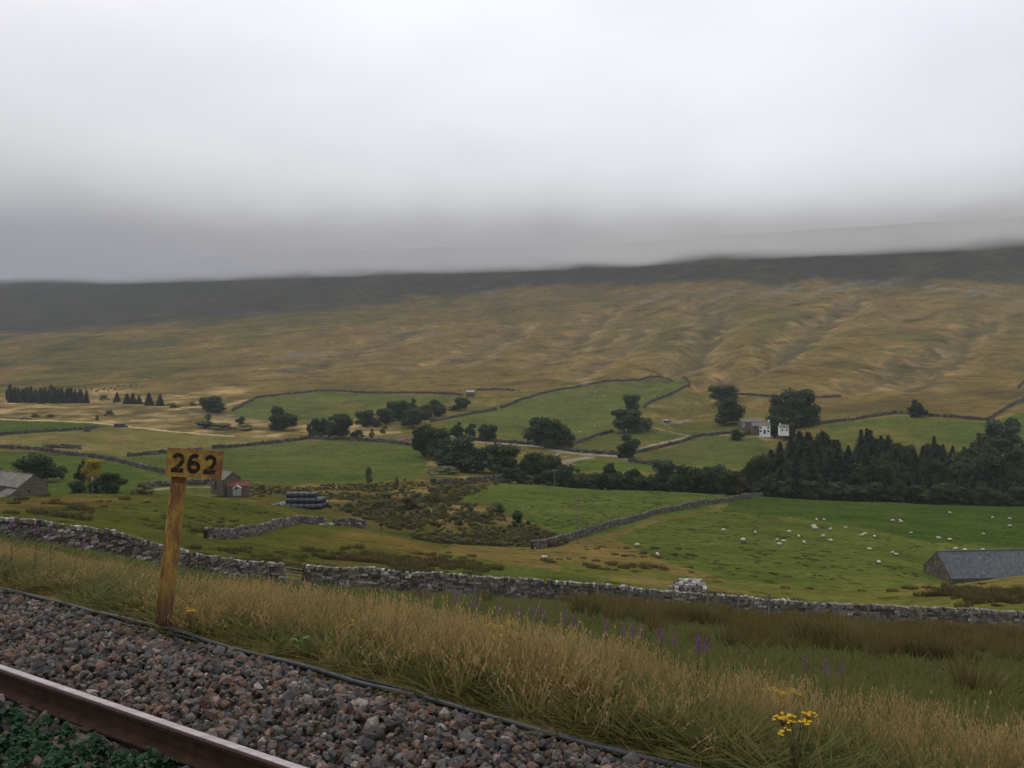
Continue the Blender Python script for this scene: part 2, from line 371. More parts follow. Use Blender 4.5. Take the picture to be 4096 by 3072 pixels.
PXm, Ym = np.meshgrid(ctrl, rowsY); Xm = (PXm - 512) / F * Ym
Dm = drop_at(Xm, Ym); Zm = CZ - Dm
PYm = YH + Dm / Ym * F; PC = np.clip(PXm, 1, 1023)
jx = fbm(Xm / 9, Ym / 9, 3, 51) * 1.6; jy = fbm(Xm / 9, Ym / 9, 3, 52) * 1.1
QX = PC + jx; QY = PYm + jy
def lin(r, g, b): return np.array([r, g, b], float)
MOOR = lin(0.150, 0.112, 0.041); GREEN = lin(0.078, 0.099, 0.027); BRIGHT = lin(0.065, 0.096, 0.022); OLIVE = lin(0.085, 0.086, 0.028)
TAN = lin(0.245, 0.185, 0.085); STRAW = lin(0.27, 0.20, 0.095); MARSH = lin(0.088, 0.070, 0.024); DARKHILL = lin(0.040, 0.043, 0.032)
HILLFIELD = lin(0.088, 0.104, 0.032); ROUGH = lin(0.128, 0.112, 0.036)
n1 = fbm(Xm / 70, Ym / 120, 5, 61); n2 = fbm(Xm / 16, Ym / 22, 4, 62); n3 = fbm(Xm / 260, Ym / 420, 4, 63)
xr = Xm * 0.80 + Ym * 0.60; yr = -Xm * 0.60 + Ym * 0.80
streak = fbm(xr / 190, yr / 26, 5, 64, 0.6)
def lerp(a, b, f): return a + (b - a) * np.clip(f, 0, 1)[..., None]
C = np.zeros(Xm.shape + (3,)); C[:] = MOOR
C = lerp(C, lin(0.098, 0.089, 0.030), n1 * 1.5 + n3 * 1.6 + 0.12)
C = lerp(C, lin(0.195, 0.142, 0.060), streak * 1.3 - 0.15)
C = lerp(C, lin(0.072, 0.057, 0.027), -streak * 1.5 - 0.30)
C = lerp(C, lin(0.10, 0.085, 0.035), -n2 * 1.8 - 0.45)
for (pts, w, dep) in G_W:      # bleached grass and scree on the gully banks
    q = segdist(Xm + n2 * 22, Ym + n1 * 40, pts)
    C = lerp(C, lin(0.27, 0.19, 0.095), 0.55 * np.exp(-((q - w * 0.9) / (w * 0.5)) ** 2) * (0.35 + 1.6 * np.clip(n2 + 0.15, 0, 1)))
    C = lerp(C, lin(0.085, 0.075, 0.05), 0.6 * np.exp(-(q / (w * .45)) ** 2))
# the dark heather and crag slope above the moor
edge = np.interp(PC, [0, 100, 200, 300, 400, 500, 600, 700, 800, 1024], [341, 334, 322, 312, 304, 293, 288, 286, 285, 284])
dk = np.clip((edge + n1 * 9 + n3 * 5 - PYm) / 7.0, 0, 1) * (Ym > 1300)
C = lerp(C, DARKHILL, dk)
C = lerp(C, lin(0.066, 0.062, 0.036), dk * np.clip(n1 * 2 + streak - 0.1, 0, .8))
lime = np.clip(1 - np.abs(PYm - np.interp(PC, [0, 480, 500, 620, 760, 900, 1024], [250, 290, 296, 299, 291, 283, 300])) / 7, 0, 1) * (PC > 470) * (Ym > 1200)
C = lerp(C, lin(0.17, 0.175, 0.185), lime * np.clip(streak * 2 + n2 * 1.2 - 0.02, 0, 0.5))
C = lerp(C, lin(0.16, 0.165, 0.17), np.clip(1-np.hypot((QX-300)/28, (QY-355)/2.2), 0, 1) * 1.1)
# valley floor
vf = (Ym > 215) & (Ym < 900)
low = (QY > np.interp(PC, [0, 60, 200, 250, 320, 520, 570, 660, 690, 760, 900, 985, 1024], [400, 400, 398, 398, 393, 396, 385, 378, 392, 412, 414, 421, 408]))
vfm = vf & low
Cv = lerp(np.broadcast_to(ROUGH, C.shape), lin(0.10, 0.10, 0.03), n1 * 1.8 + 0.25)
Cv = lerp(Cv, STRAW, n2 * 1.6 - 0.2)
C = np.where(vfm[..., None], Cv, C)
# straw banks along the beck on the left
sb = (inpoly(QX, QY, P((0,850),(330,855),(520,840),(540,862),(480,885),(700,900),(870,935),(760,950),(560,945),(300,925),(0,905))) & (Ym > 500))
Cs = lerp(np.broadcast_to(lin(0.225, 0.165, 0.072), C.shape), lin(0.105, 0.090, 0.036), n2 * 2.2 + 0.35)
Cs = lerp(Cs, lin(0.36, 0.27, 0.145), -n2 * 3 - 0.45)
C = np.where(sb[..., None], Cs, C)
mead = inpoly(QX, QY, P((0,935),(180,930),(300,925),(560,945),(870,945),(620,955),(500,968),(330,985),(180,975),(0,970)))
C = np.where((mead & (Ym > 300))[..., None], lerp(np.broadcast_to(lin(0.130, 0.122, 0.042), C.shape), lin(0.19, 0.15, 0.065), n2 * 2 - 0.05), C)
def field(poly, base, y0, y1, alt=None, amt=1.2, off=-0.1):
    global C
    m = inpoly(QX, QY, P(*poly)) & (Ym > y0) & (Ym < y1)
    cc = lerp(np.broadcast_to(base, C.shape), alt if alt is not None else ROUGH, n1 * amt + n2 * 0.5 + off)
    C = np.where(m[..., None], cc, C)
field([(-10,906),(200,914),(240,920),(180,929),(-10,940)], BRIGHT * 0.9, 400, 800)
field([(-10,975),(90,975),(160,985),(300,1010),(380,1040),(380,1080),(-10,1080)], BRIGHT * 0.92, 200, 500, OLIVE)
field([(330,985),(500,968),(620,955),(750,950),(890,960),(935,985),(900,1035),(800,1041),(600,1046),(545,1040),(480,1020),(380,1010)], GREEN, 250, 600, lin(0.105, 0.115, 0.038))
field([(250,985),(500,963),(560,1060),(370,1075)], GREEN, 230, 500, OLIVE)
field([(490,890),(540,862),(700,846),(800,850),(1010,857),(960,870),(850,872),(760,905),(650,912),(560,908)], HILLFIELD, 500, 1000)
field([(935,930),(1000,895),(1100,868),(1180,845),(1300,828),(1450,816),(1490,830),(1440,860),(1370,885),(1330,905),(1330,935),(1230,962),(1120,950),(1000,935)], HILLFIELD, 450, 1100, lin(0.122, 0.112, 0.038), 1.1, -0.1)
field([(1230,965),(1330,935),(1400,922),(1510,935),(1390,970),(1350,985)], HILLFIELD * .92, 400, 700)
field([(1400,985),(1520,940),(1640,945),(1700,1000),(1590,1012),(1400,1002)], HILLFIELD, 350, 600)
field([(1240,992),(1400,1000),(1420,1018),(1250,1018)], BRIGHT, 350, 520)
field([(1390,912),(1600,912),(1640,940),(1500,932)], OLIVE * 1.1, 430, 650)
field([(1790,918),(1860,908),(1960,898),(2130,912),(2220,890),(2230,980),(1780,980)], GREEN * 1.0, 380, 640)
field([(975,1075),(1040,1045),(1130,1033),(1200,1045),(1300,1049),(1450,1053),(1645,1062),(1500,1106),(1420,1120),(1370,1137),(1230,1170),(1180,1140),(1120,1118),(1050,1090)], lin(0.080, 0.105, 0.026), 150, 303, lin(0.09, 0.108, 0.032), 0.9, -0.2)
field([(1640,1070),(2300,1095),(2300,1300),(1940,1278),(1800,1272),(1600,1264),(1530,1240),(1440,1215),(1370,1185),(1325,1165),(1420,1127),(1580,1097)], lin(0.080, 0.099, 0.025), 84, 312, lin(0.088, 0.102, 0.03), 0.9, -0.25)
field([(1600,1060),(2300,1090),(2300,1190),(2000,1170),(1860,1140),(1720,1118),(1560,1105)], lin(0.045, 0.070, 0.016), 150, 320, lin(0.08, 0.086, 0.03), 0.9, -0.2)
# marsh between the knoll and the pasture
mar = inpoly(QX, QY, P((480,1040),(620,1048),(900,1040),(960,1020),(1120,1030),(975,1078),(1060,1092),(1180,1142),(1230,1172),(1140,1205),(960,1200),(780,1120),(600,1095),(480,1062))) & (Ym > 150) & (Ym < 330)
Cm = lerp(np.broadcast_to(MARSH, C.shape), lin(0.19, 0.145, 0.06), n2 * 2.4 - 0.2); Cm = lerp(Cm, lin(0.055, 0.075, 0.022), -n2 * 2 - 0.25)
C = np.where(mar[..., None], Cm, C)
# nearer ground
PB = PC + n1 * 40 + n2 * 14
k1 = (Ym <= 185) & (PB < 450) & (Ym > 50)
kn = lerp(np.broadcast_to(lin(0.062, 0.072, 0.018), C.shape), lin(0.115, 0.086, 0.030), n2 * 1.9 + n1 * 1.2 - 0.15 + np.clip((130 - PC) / 160, 0, .6) + np.clip((PYm - 530) / 30, 0, .5))
C = np.where(k1[..., None], kn, C)
k2 = (Ym <= 150) & (PB >= 450) & (PC < 690) & (QY > np.interp(PC, [440, 560, 690], [552, 572, 592])) & (Ym > 50) & (Ym < 118)
C = np.where(k2[..., None], lerp(np.broadcast_to(lin(0.080, 0.096, 0.026), C.shape), lin(0.165, 0.128, 0.052), n2 * 1.4 + (Ym - 108) / 22), C)
k3 = (Ym <= 112) & (PC >= 560) & (Ym > 50) & (~k2) & (QY > np.interp(PC, [560, 640, 740, 860, 900, 1024], [556, 568, 584, 590, 588, 560]))
C = np.where(k3[..., None], lerp(np.broadcast_to(lin(0.100, 0.105, 0.028), C.shape), lin(0.155, 0.122, 0.046), n2 * 1.6 - .05), C)
nn = fbm(Xm / 3.0, Ym / 3.0, 4, 71)
k4 = Ym <= 60 + nn * 3

Cn = lerp(np.broadcast_to(lin(0.070, 0.082, 0.020), C.shape), lin(0.11, 0.095, 0.034), nn * 1.8 + 0.1)
Cn = lerp(Cn, lin(0.13, 0.095, 0.04), np.clip(1.3 - (TN.x * Xm + TN.y * Ym - 5) / 5, 0, 0.8))
C = np.where(k4[..., None], Cn, C)
# farm track and lane surfaces
def lane(pts, w, colr, y0, y1):
    global C
    W3 = [onground(px, py, y0, y1) for px, py in pts]
    q = segdist(Xm, Ym, [(p.x, p.y) for p in W3]); C = lerp(C, colr, (np.clip((w * 1.1 - q) / (w * 0.4), 0, 1)))
lane([(472, 441), (512, 444), (541, 447), (564, 452), (584, 454), (616, 456), (628, 459), (651, 463)], 3.4, lin(0.26, 0.235, 0.195), 350, 700)
lane([(616, 456), (640, 449), (668, 442), (692, 436), (704, 435)], 3.0, lin(0.26, 0.22, 0.16), 350, 700)
lane([(646, 426), (668, 431), (692, 436)], 1.4, lin(0.22, 0.20, 0.11), 400, 700)
lane([(664, 423), (680, 421), (690, 420)], 3.5, lin(0.18, 0.15, 0.12), 400, 700)
lane([(560, 463), (572, 460), (590, 457)], 3.0, lin(0.24, 0.21, 0.17), 350, 600)
lane([(150, 490), (170, 488), (200, 487), (225, 486)], 2.2, lin(0.24, 0.20, 0.14), 190, 330)
lane([(0, 419), (60, 421), (110, 424), (130, 427), (170, 431), (230, 436)], 3.2, lin(0.40, 0.32, 0.19), 450, 800)
lane([(185, 411), (205, 414), (225, 417), (256, 420), (300, 423)], 3.5, lin(0.15, 0.13, 0.10), 500, 900)
for (cx, cy, rx, ry, c_) in ((404, 439, 9, 3.5, lin(0.20, 0.13, 0.09)), (587, 384, 8, 4, lin(0.24, 0.16, 0.11)), (60, 401, 50, 2.0, lin(0.36, 0.27, 0.14)), (100, 391, 40, 2.4, lin(0.36, 0.26, 0.12)), (228, 391, 22, 4, lin(0.36, 0.25, 0.11))):
    C = lerp(C, c_, (Ym > 300) * np.clip(1.3 - np.hypot((QX - cx) / rx, (QY - cy) / ry) + n2 * .6, 0, 1))

nr, nc = Xm.shape
V = np.stack([Xm, Ym, Zm], -1).reshape(-1, 3)
ii, jj = np.meshgrid(np.arange(nr - 1), np.arange(nc - 1), indexing='ij'); a = (ii * nc + jj).ravel()
Fq = np.stack([a, a + 1, a + nc + 1, a + nc], 1)
gm, t, b = material('ground_cover')
tint = N(t, 'ShaderNodeVertexColor', layer_name='tint')
geo = t.nodes.new('ShaderNodeNewGeometry')
f1 = noise(t, 0.9, 6, 0.65, geo.outputs['Position']); f2 = noise(t, 0.11, 5, 0.6, geo.outputs['Position']); f3 = noise(t, 0.014, 6, 0.62, geo.outputs['Position'], stretch=(1, 1, 3))
f4 = noise(t, 0.35, 3, 0.6, geo.outputs['Position'], lo=0.585, hi=0.65, stretch=(1, 1.2, 1)); f5 = noise(t, 6.0, 5, 0.7, geo.outputs['Position'])
c = mix(t, tint.outputs[0], mix(t, (.72,.74,.72), (1.22,1.18,1.15), f1), 1.0, 'MULTIPLY')
c = mix(t, c, mix(t, (.78,.82,.8), (1.18,1.12,1.10), f2), 1.0, 'MULTIPLY')
c = mix(t, c, mix(t, (.80,.84,.85), (1.18,1.14,1.05), f3), 1.0, 'MULTIPLY')
c = mix(t, c, mix(t, (.80,.80,.8), (1.2,1.18,1.15), f5), 1.0, 'MULTIPLY')
c = mix(t, c, mix(t, (1,1,1), (.52,.52,.46), f4), 1.0, 'MULTIPLY')
f6 = noise(t, 0.045, 8, 0.68, geo.outputs['Position'], stretch=(1.0, .55, 2)); f7 = noise(t, 0.03, 6, 0.6, geo.outputs['Position'], lo=.52, hi=.66, stretch=(.5, 1.4, 2))
sy = N(t, 'ShaderNodeSeparateXYZ'); t.links.new(geo.outputs['Position'], sy.inputs[0]); fr = N(t, 'ShaderNodeMapRange'); fr.inputs['From Min'].default_value = 450; fr.inputs['From Max'].default_value = 900; t.links.new(sy.outputs['Y'], fr.inputs[0])
c = mix(t, c, mix(t, c, mix(t, (.76,.76,.76), (1.24,1.23,1.2), f6), 1.0, 'MULTIPLY'), fr.outputs[0])
c = mix(t, c, mix(t, c, mix(t, (1,1,1), (.70,.68,.62), f7), 1.0, 'MULTIPLY'), fr.outputs[0])
t.links.new(c, b.inputs['Base Color']); b.inputs['Roughness'].default_value = 1.0; b.inputs['Specular IOR Level'].default_value = 0.0
bump(t, b, f1, 0.6, 0.25)
ground = link('ground', mesh_np('ground', V, Fq, gm, True, C.reshape(-1, 3)))
tag(ground, 'rolling dale floor of green pastures and brown moorland rising into low cloud', kind='structure')

# ------------------------------------------------------------------ low cloud sheet
def cloud_mat(name, dens, colr):
    m = bpy.data.materials.new(name); m.use_nodes = True; t = m.node_tree; t.nodes.clear()
    o = N(t, 'ShaderNodeOutputMaterial'); ab = N(t, 'ShaderNodeVolumeAbsorption', Density=dens); ab.inputs[0].default_value = (0, 0, 0, 1)
    em = N(t, 'ShaderNodeEmission', Strength=dens); em.inputs[0].default_value = (*colr, 1)
    ad = N(t, 'ShaderNodeAddShader'); t.links.new(ab.outputs[0], ad.inputs[0]); t.links.new(em.outputs[0], ad.inputs[1]); t.links.new(ad.outputs[0], o.inputs['Volume'])
    return m
def slab(name, x0, x1, y0, y1, zb, zt, nx, ny, amp, sc, dens, colr, seed, tilt=0.0):
    xs = np.linspace(x0, x1, nx); ys = np.linspace(y0, y1, ny); X, Y = np.meshgrid(xs, ys)
    zbm = zb + fbm(X / sc, Y / sc, 4, seed) * amp - tilt * X
    ex = np.minimum(np.minimum(X - x0, x1 - X), np.minimum(Y - y0, y1 - Y)) / (sc * 1.2); ex = np.clip(ex, 0, 1) ** .5
    ztm = zbm + (zt - zb) * np.maximum(ex, 0.001)
    Vb = np.stack([X, Y, zbm], -1).reshape(-1, 3); Vt = np.stack([X, Y, ztm], -1).reshape(-1, 3); n = nx * ny
    i, j = np.meshgrid(np.arange(ny - 1), np.arange(nx - 1), indexing='ij'); a = (i * nx + j).ravel()
    Fb = np.stack([a + nx, a + nx + 1, a + 1, a], 1); Ft = np.stack([a, a + 1, a + nx + 1, a + nx], 1) + n
    rim = [k for k in range(nx)] + [k * nx + nx - 1 for k in range(1, ny)] + [(ny - 1) * nx + k for k in range(nx - 2, -1, -1)] + [k * nx for k in range(ny - 2, 0, -1)]
    Fs = np.array([[rim[q], rim[(q + 1) % len(rim)], rim[(q + 1) % len(rim)] + n, rim[q] + n] for q in range(len(rim))])
    o = link(name, mesh_np(name, np.concatenate([Vb, Vt]), np.concatenate([Fb, Ft, Fs]), cloud_mat(name, dens, colr), True))
    return o
def cloud_volume(name, colr):
    # extinction falls off with height over an undulating cloud base
    m = bpy.data.materials.new(name); m.use_nodes = True; t = m.node_tree; t.nodes.clear()
    o = N(t, 'ShaderNodeOutputMaterial'); g = t.nodes.new('ShaderNodeNewGeometry'); sx = N(t, 'ShaderNodeSeparateXYZ'); t.links.new(g.outputs['Position'], sx.inputs[0])
    mp_ = N(t, 'ShaderNodeMapping'); mp_.inputs['Scale'].default_value = (1 / 420, 1 / 700, 1 / 260); t.links.new(g.outputs['Position'], mp_.inputs[0])
    nz_ = N(t, 'ShaderNodeTexNoise', Scale=1.0, Detail=3.0, Roughness=0.62); t.links.new(mp_.outputs[0], nz_.inputs[0])
    def mth(op, a, b=None, c=None):
        n = N(t, 'ShaderNodeMath', operation=op)
        for k, v in enumerate((a, b, c)):
            if v is None: continue
            if isinstance(v, bpy.types.NodeSocket): t.links.new(v, n.inputs[k])
            else: n.inputs[k].default_value = v
        return n.outputs[0]
    h = mth('SUBTRACT', sx.outputs['Z'], CZ + 197.0)
    h = mth('MULTIPLY_ADD', mth('SUBTRACT', nz_.outputs[0], 0.5), -185.0, h)
    h = mth('MULTIPLY_ADD', sx.outputs['X'], 0.006, h)
    on = N(t, 'ShaderNodeMapRange'); on.inputs['From Min'].default_value = -38; on.inputs['From Max'].default_value = 42; t.links.new(h, on.inputs[0])
    hp = mth('MAXIMUM', h, 0.0)
    yf = N(t, 'ShaderNodeMapRange', interpolation_type='SMOOTHSTEP'); yf.inputs['From Min'].default_value = 1350; yf.inputs['From Max'].default_value = 2200; t.links.new(sx.outputs['Y'], yf.inputs[0])
    d1 = mth('MULTIPLY', mth('POWER', 2.718, mth('MULTIPLY', hp, -1 / 27.0)), mth('MULTIPLY', mth('MULTIPLY', yf.outputs[0], 0.0115), mth('MULTIPLY_ADD', mth('MAXIMUM', sx.outputs['X'], 0.0), 1 / 300.0, 1.0)))
    d2 = mth('MULTIPLY', mth('POWER', 2.718, mth('MULTIPLY', hp, -1 / 105.0)), mth('MULTIPLY_ADD', mth('MINIMUM', mth('MAXIMUM', mth('MULTIPLY', sx.outputs['X'], -1 / 900.0), -.45), 1.0), 0.0008, 0.00115))
    d = mth('MULTIPLY', mth('ADD', d1, d2), on.outputs[0])
    ab = N(t, 'ShaderNodeVolumeAbsorption'); ab.inputs[0].default_value = (0, 0, 0, 1); t.links.new(d, ab.inputs['Density'])
    em = N(t, 'ShaderNodeEmission'); xr_ = N(t, 'ShaderNodeMapRange'); xr_.inputs['From Min'].default_value = -1300; xr_.inputs['From Max'].default_value = 300; t.links.new(sx.outputs['X'], xr_.inputs[0]); t.links.new(mix(t, (0.300, 0.305, 0.340), colr, xr_.outputs[0]), em.inputs[0]); t.links.new(d, em.inputs['Strength'])  # the vapour's own emission stands in for scattered skylight
    ad = N(t, 'ShaderNodeAddShader'); t.links.new(ab.outputs[0], ad.inputs[0]); t.links.new(em.outputs[0], ad.inputs[1]); t.links.new(ad.outputs[0], o.inputs['Volume'])
    try: m.cycles.volume_step_rate = 0.12
    except Exception as e_: print('step rate', e_)
    return m
q_ = MB(); q_.box(-7500, 7500, -2500, 8500, CZ + 168, CZ + 560)
cl = q_.build('low_cloud', cloud_volume('cloud_vapour', (0.385, 0.380, 0.382)))
tag(cl, 'grey low cloud lying on the hilltops and spreading over the dale', kind='structure')
q_ = MB(); q_.box(-6300, 6300, -150, 3560, -14, CZ + 420)
hz = q_.build('haze', None); m = bpy.data.materials.new('thin_haze'); m.use_nodes = True; t = m.node_tree; t.nodes.clear()
o = N(t, 'ShaderNodeOutputMaterial'); pv = N(t, 'ShaderNodeVolumePrincipled', Density=0.000075); pv.inputs['Color'].default_value = (0.86, 0.90, 1.0, 1); t.links.new(pv.outputs[0], o.inputs['Volume'])
hz.data.materials.clear(); hz.data.materials.append(m); tag(hz, 'thin damp haze filling the dale', kind='stuff')
#@@END1
# ------------------------------------------------------------------ railway
def prism(mb, prof, s0, s1):
    "a profile of (d, drop) swept along the track from s0 to s1"
    n = len(prof); a = [TP(s0, d, z) for d, z in prof]; b_ = [TP(s1, d, z) for d, z in prof]
    mb.add(a + b_, [tuple(range(n))[::-1], tuple(range(n, 2*n))] + [(i, (i+1) % n, n+(i+1) % n, n+i) for i in range(n)])
mb = MB(); prism(mb, [(-7, 2.9), (-7, 2.44), (4.45, 2.44), (4.98, 2.60), (4.98, 2.9)], -70, 130)
bed = mb.build('ballast_bed', M['bed']); tag(bed, 'wide bed of grimy railway ballast', kind='structure')
def rail(dc, label):
    r = empty('rail', TP(0, dc, 2.40)); 
    def part(name, prof, m):
        q = MB(); prism(q, prof, -60, 120); o = q.build(name, m)
        o.data.transform(Matrix.Translation(-r.location)); o.parent = r
    part('rail_foot', [(dc-.075, 2.405), (dc-.075, 2.392), (dc-.012, 2.375), (dc+.012, 2.375), (dc+.075, 2.392), (dc+.075, 2.405)], M['rail_rust'])
    part('web', [(dc-.010, 2.376), (dc-.009, 2.285), (dc+.009, 2.285), (dc+.010, 2.376)], M['rail_rust'])
    part('rail_head', [(dc-.020, 2.286), (dc-.036, 2.278), (dc-.036, 2.259), (dc+.036, 2.259), (dc+.036, 2.278), (dc+.020, 2.286)], M['rail_rust'])
    part('running_surface', [(dc-.022, 2.2585), (dc-.021, 2.2500), (dc-.014, 2.2465), (dc+.020, 2.2465), (dc+.027, 2.2500), (dc+.028, 2.2585)], M['rail_top'])
    tag(r, label, 'rail', 'rails of the near track')
rail(3.42, 'shiny topped steel rail nearest the ballast shoulder, curving past the corner')
rail(1.95, 'second rail of the track, nearest the viewer and mostly out of frame')
sp = None
for k in range(18):
    s_ = -2.1 + k * 0.65
    if sp is None:
        q = MB(); 
        for a_ in (1,):
            q.add([(-1.25,-.13,-.12),(1.25,-.13,-.12),(1.25,.13,-.12),(-1.25,.13,-.12),(-1.25,-.10,0),(1.25,-.10,0),(1.25,.10,0),(-1.25,.10,0)],
                  [(3,2,1,0),(4,5,6,7),(0,1,5,4),(1,2,6,5),(2,3,7,6),(3,0,4,7)])
        sp = q.build('sleeper', M['sleeper']); o = sp
        for x_ in (-.84, -.64, .66, .86):
            q = MB(); q.box(x_-.03, x_+.03, -.04, .04, .0, .022); q.build('rail_clip', M['rail_rust'], sp)
    else: o = copy_tree(sp)
    o.location = TP(s_, 2.67, 2.408); o.rotation_euler = (0, 0, math.atan2(TN.y, TN.x))
    tag(o, ('nearest ', 'second ', 'third ', 'fourth ', 'fifth ', 'sixth ', 'seventh ', 'eighth ', 'ninth ', 'tenth ', 'eleventh ', 'twelfth ', 'thirteenth ', 'fourteenth ', 'fifteenth ', 'sixteenth ', 'seventeenth ', 'farthest ')[k] + 'stained concrete sleeper, counting away along the track from the right', 'sleeper', 'sleepers of the near track')

# crushed ballast stones
def ico():
    p = (1 + 5 ** .5) / 2
    v = np.array([(-1,p,0),(1,p,0),(-1,-p,0),(1,-p,0),(0,-1,p),(0,1,p),(0,-1,-p),(0,1,-p),(p,0,-1),(p,0,1),(-p,0,-1),(-p,0,1)], float)
    f = np.array([(0,11,5),(0,5,1),(0,1,7),(0,7,10),(0,10,11),(1,5,9),(5,11,4),(11,10,2),(10,7,6),(7,1,8),(3,9,4),(3,4,2),(3,2,6),(3,6,8),(3,8,9),(4,9,5),(2,4,11),(6,2,10),(8,6,7),(9,8,1)])
    return v / np.linalg.norm(v[0]), f
def rotm(n):
    q = rng.normal(size=(n, 4)); q /= np.linalg.norm(q, axis=1)[:, None]; w, x, y, z = q.T
    return np.stack([1-2*(y*y+z*z), 2*(x*y-z*w), 2*(x*z+y*w), 2*(x*y+z*w), 1-2*(x*x+z*z), 2*(y*z-x*w), 2*(x*z-y*w), 2*(y*z+x*w), 1-2*(x*x+y*y)], 1).reshape(n, 3, 3)
def stones(name, pos, size, colr, m, parent=None, aniso=(0.6, 1.25), jit=0.22):
    v0, f0 = ico(); n = len(pos)
    v = v0[None] * (1 + rng.normal(size=(n, 12, 1)) * jit) * rng.uniform(*aniso, size=(n, 1, 3)) * size[:, None, None]
    v = np.einsum('nij,nkj->nki', rotm(n), v) + pos[:, None, :]
    f = f0[None] + (np.arange(n) * 12)[:, None, None]
    c_ = np.repeat(colr[:, None, :], 12, 1).reshape(-1, 3)
    return link(name, mesh_np(name, v.reshape(-1, 3), f.reshape(-1, 3), m, False, c_), parent)
bc = np.array([(0.062,0.058,0.054),(0.100,0.092,0.082),(0.115,0.068,0.048),(0.165,0.110,0.082),(0.042,0.037,0.033),(0.088,0.056,0.040),(0.23,0.195,0.165),(0.072,0.067,0.062)])
pos = []; sz = []
for (d0, d1, s0, s1, dens, zz) in ((3.50, 4.93, -1.5, 15, 560, 2.425), (3.50, 4.9, -1.5, 15, 480, 2.385), (1.9, 3.35, -1.0, 9, 520, 2.42)):
    n = int((d1-d0) * (s1-s0) * dens); d = rng.uniform(d0, d1, n); s_ = rng.uniform(s0, s1, n)
    z = zz + np.clip(d - 4.4, 0, 1) * 0.22 + rng.uniform(-.012, .012, n) + fbm(s_ * 1.1, d * 1.1, 2, 3) * 0.03
    pos.append(np.stack([TD.x*s_ + TN.x*d, TD.y*s_ + TN.y*d, CZ - z], 1)); sz.append(np.clip(rng.lognormal(-3.68, .33, n), .011, .052))
pos = np.concatenate(pos); sz = np.concatenate(sz)
ci = rng.choice(len(bc), len(pos), p=[.22,.16,.17,.08,.13,.16,.04,.04]); cc = bc[ci] * rng.uniform(.7, 1.25, (len(pos), 1))
bs = stones('ballast_stones', pos, sz, cc, M['ballast']); tag(bs, 'loose crushed grey and rusty brown ballast stones beside the rail', 'ballast', kind='stuff')

# black cable along the ballast shoulder
def cable(off, lab, s0=-4, s1=40, amp=.03, seed=1, r=.022):
    q = MB(); pts = []
    for k in range(int((s1 - s0) / .12)):
        s_ = s0 + k * .12
        w_ = float(fbm(np.array([s_ / 1.3]), np.array([seed * 1.0]), 3, seed)[0]) * amp * 2.2
        z_ = float(fbm(np.array([s_ / .8]), np.array([seed * 3.0]), 2, seed + 5)[0]) * .012
        pts.append(TP(s_, 4.90 + off + w_, 2.462 - z_ + off * .3))
    q.tube(pts, r, 7); o = q.build('cable', M['cable'], smooth=True); tag(o, lab, 'cable'); return o
cable(0, 'thick black cable snaking along the edge between ballast and grass', amp=.045)
cable(.055, 'thinner second black cable lying just behind the thick one in the grass edge', amp=.05, seed=4, r=.011)

# ------------------------------------------------------------------ number sign
m, t, b = material('rusting_yellow_paint')
fa = noise(t, 5, 6, .65, lo=.44, hi=.56); g_ = t.nodes.new('ShaderNodeTexCoord'); sx = N(t, 'ShaderNodeSeparateXYZ'); t.links.new(g_.outputs['Object'], sx.inputs[0])
rr = N(t, 'ShaderNodeMapRange'); rr.inputs['From Min'].default_value = -.05; rr.inputs['From Max'].default_value = .32; t.links.new(sx.outputs['X'], rr.inputs[0])
ml = N(t, 'ShaderNodeMath', operation='MULTIPLY'); t.links.new(fa, ml.inputs[0]); t.links.new(rr.outputs[0], ml.inputs[1])
cy = mix(t, (0.33, 0.205, 0.026), (0.21, 0.115, 0.018), noise(t, 16, 4))
cy = mix(t, cy, (0.17, 0.062, 0.014), ml.outputs[0]); t.links.new(cy, b.inputs['Base Color']); b.inputs['Roughness'].default_value = .6
c_s = mix(t, cy, (0.11, 0.062, 0.022), noise(t, 9, 6, .7, lo=.56, hi=.70)); t.links.new(c_s, b.inputs['Base Color'])
M['sign_yellow'] = m
m, t, b = material('rusting_post_paint')
fa = noise(t, 4.5, 7, .72, stretch=(3.6, 3.6, 1.0), lo=.42, hi=.56); c_ = mix(t, (0.33, 0.195, 0.034), (0.145, 0.062, 0.017), fa)
c_ = mix(t, c_, (0.36, 0.235, 0.045), noise(t, 2.5, 4, .6, stretch=(11, 3, 1.6), lo=.58, hi=.66))
g_ = t.nodes.new('ShaderNodeTexCoord'); sx = N(t, 'ShaderNodeSeparateXYZ'); t.links.new(g_.outputs['Object'], sx.inputs[0])
rr = N(t, 'ShaderNodeMapRange'); rr.inputs['From Min'].default_value = .45; rr.inputs['From Max'].default_value = -.02; t.links.new(sx.outputs['Z'], rr.inputs[0])
c_ = mix(t, c_, (0.06, 0.026, 0.012), rr.outputs[0]); t.links.new(c_, b.inputs['Base Color']); b.inputs['Roughness'].default_value = .8; bump(t, b, fa, .5, .006)
M['post_paint'] = m
M['sign_black'] = simple('worn_black_numerals', (0.018, 0.014, 0.010), (0.13, 0.075, 0.018), 26, lo=.52, hi=.72)
M['sign_edge'] = simple('rusty_sign_edge', (0.10, 0.038, 0.018), (0.18, 0.07, 0.02), 20)
PS = Vector((-2.99, 7.62, CZ - 2.405))
sg = empty('number_sign', PS)
sg.rotation_euler = (0.0, math.radians(5.6), math.radians(14))
tag(sg, 'rusty yellow number sign reading 262 on a leaning post at the ballast edge', 'sign')
q = MB(); hh = 1.36; a_, c2 = .068, .056
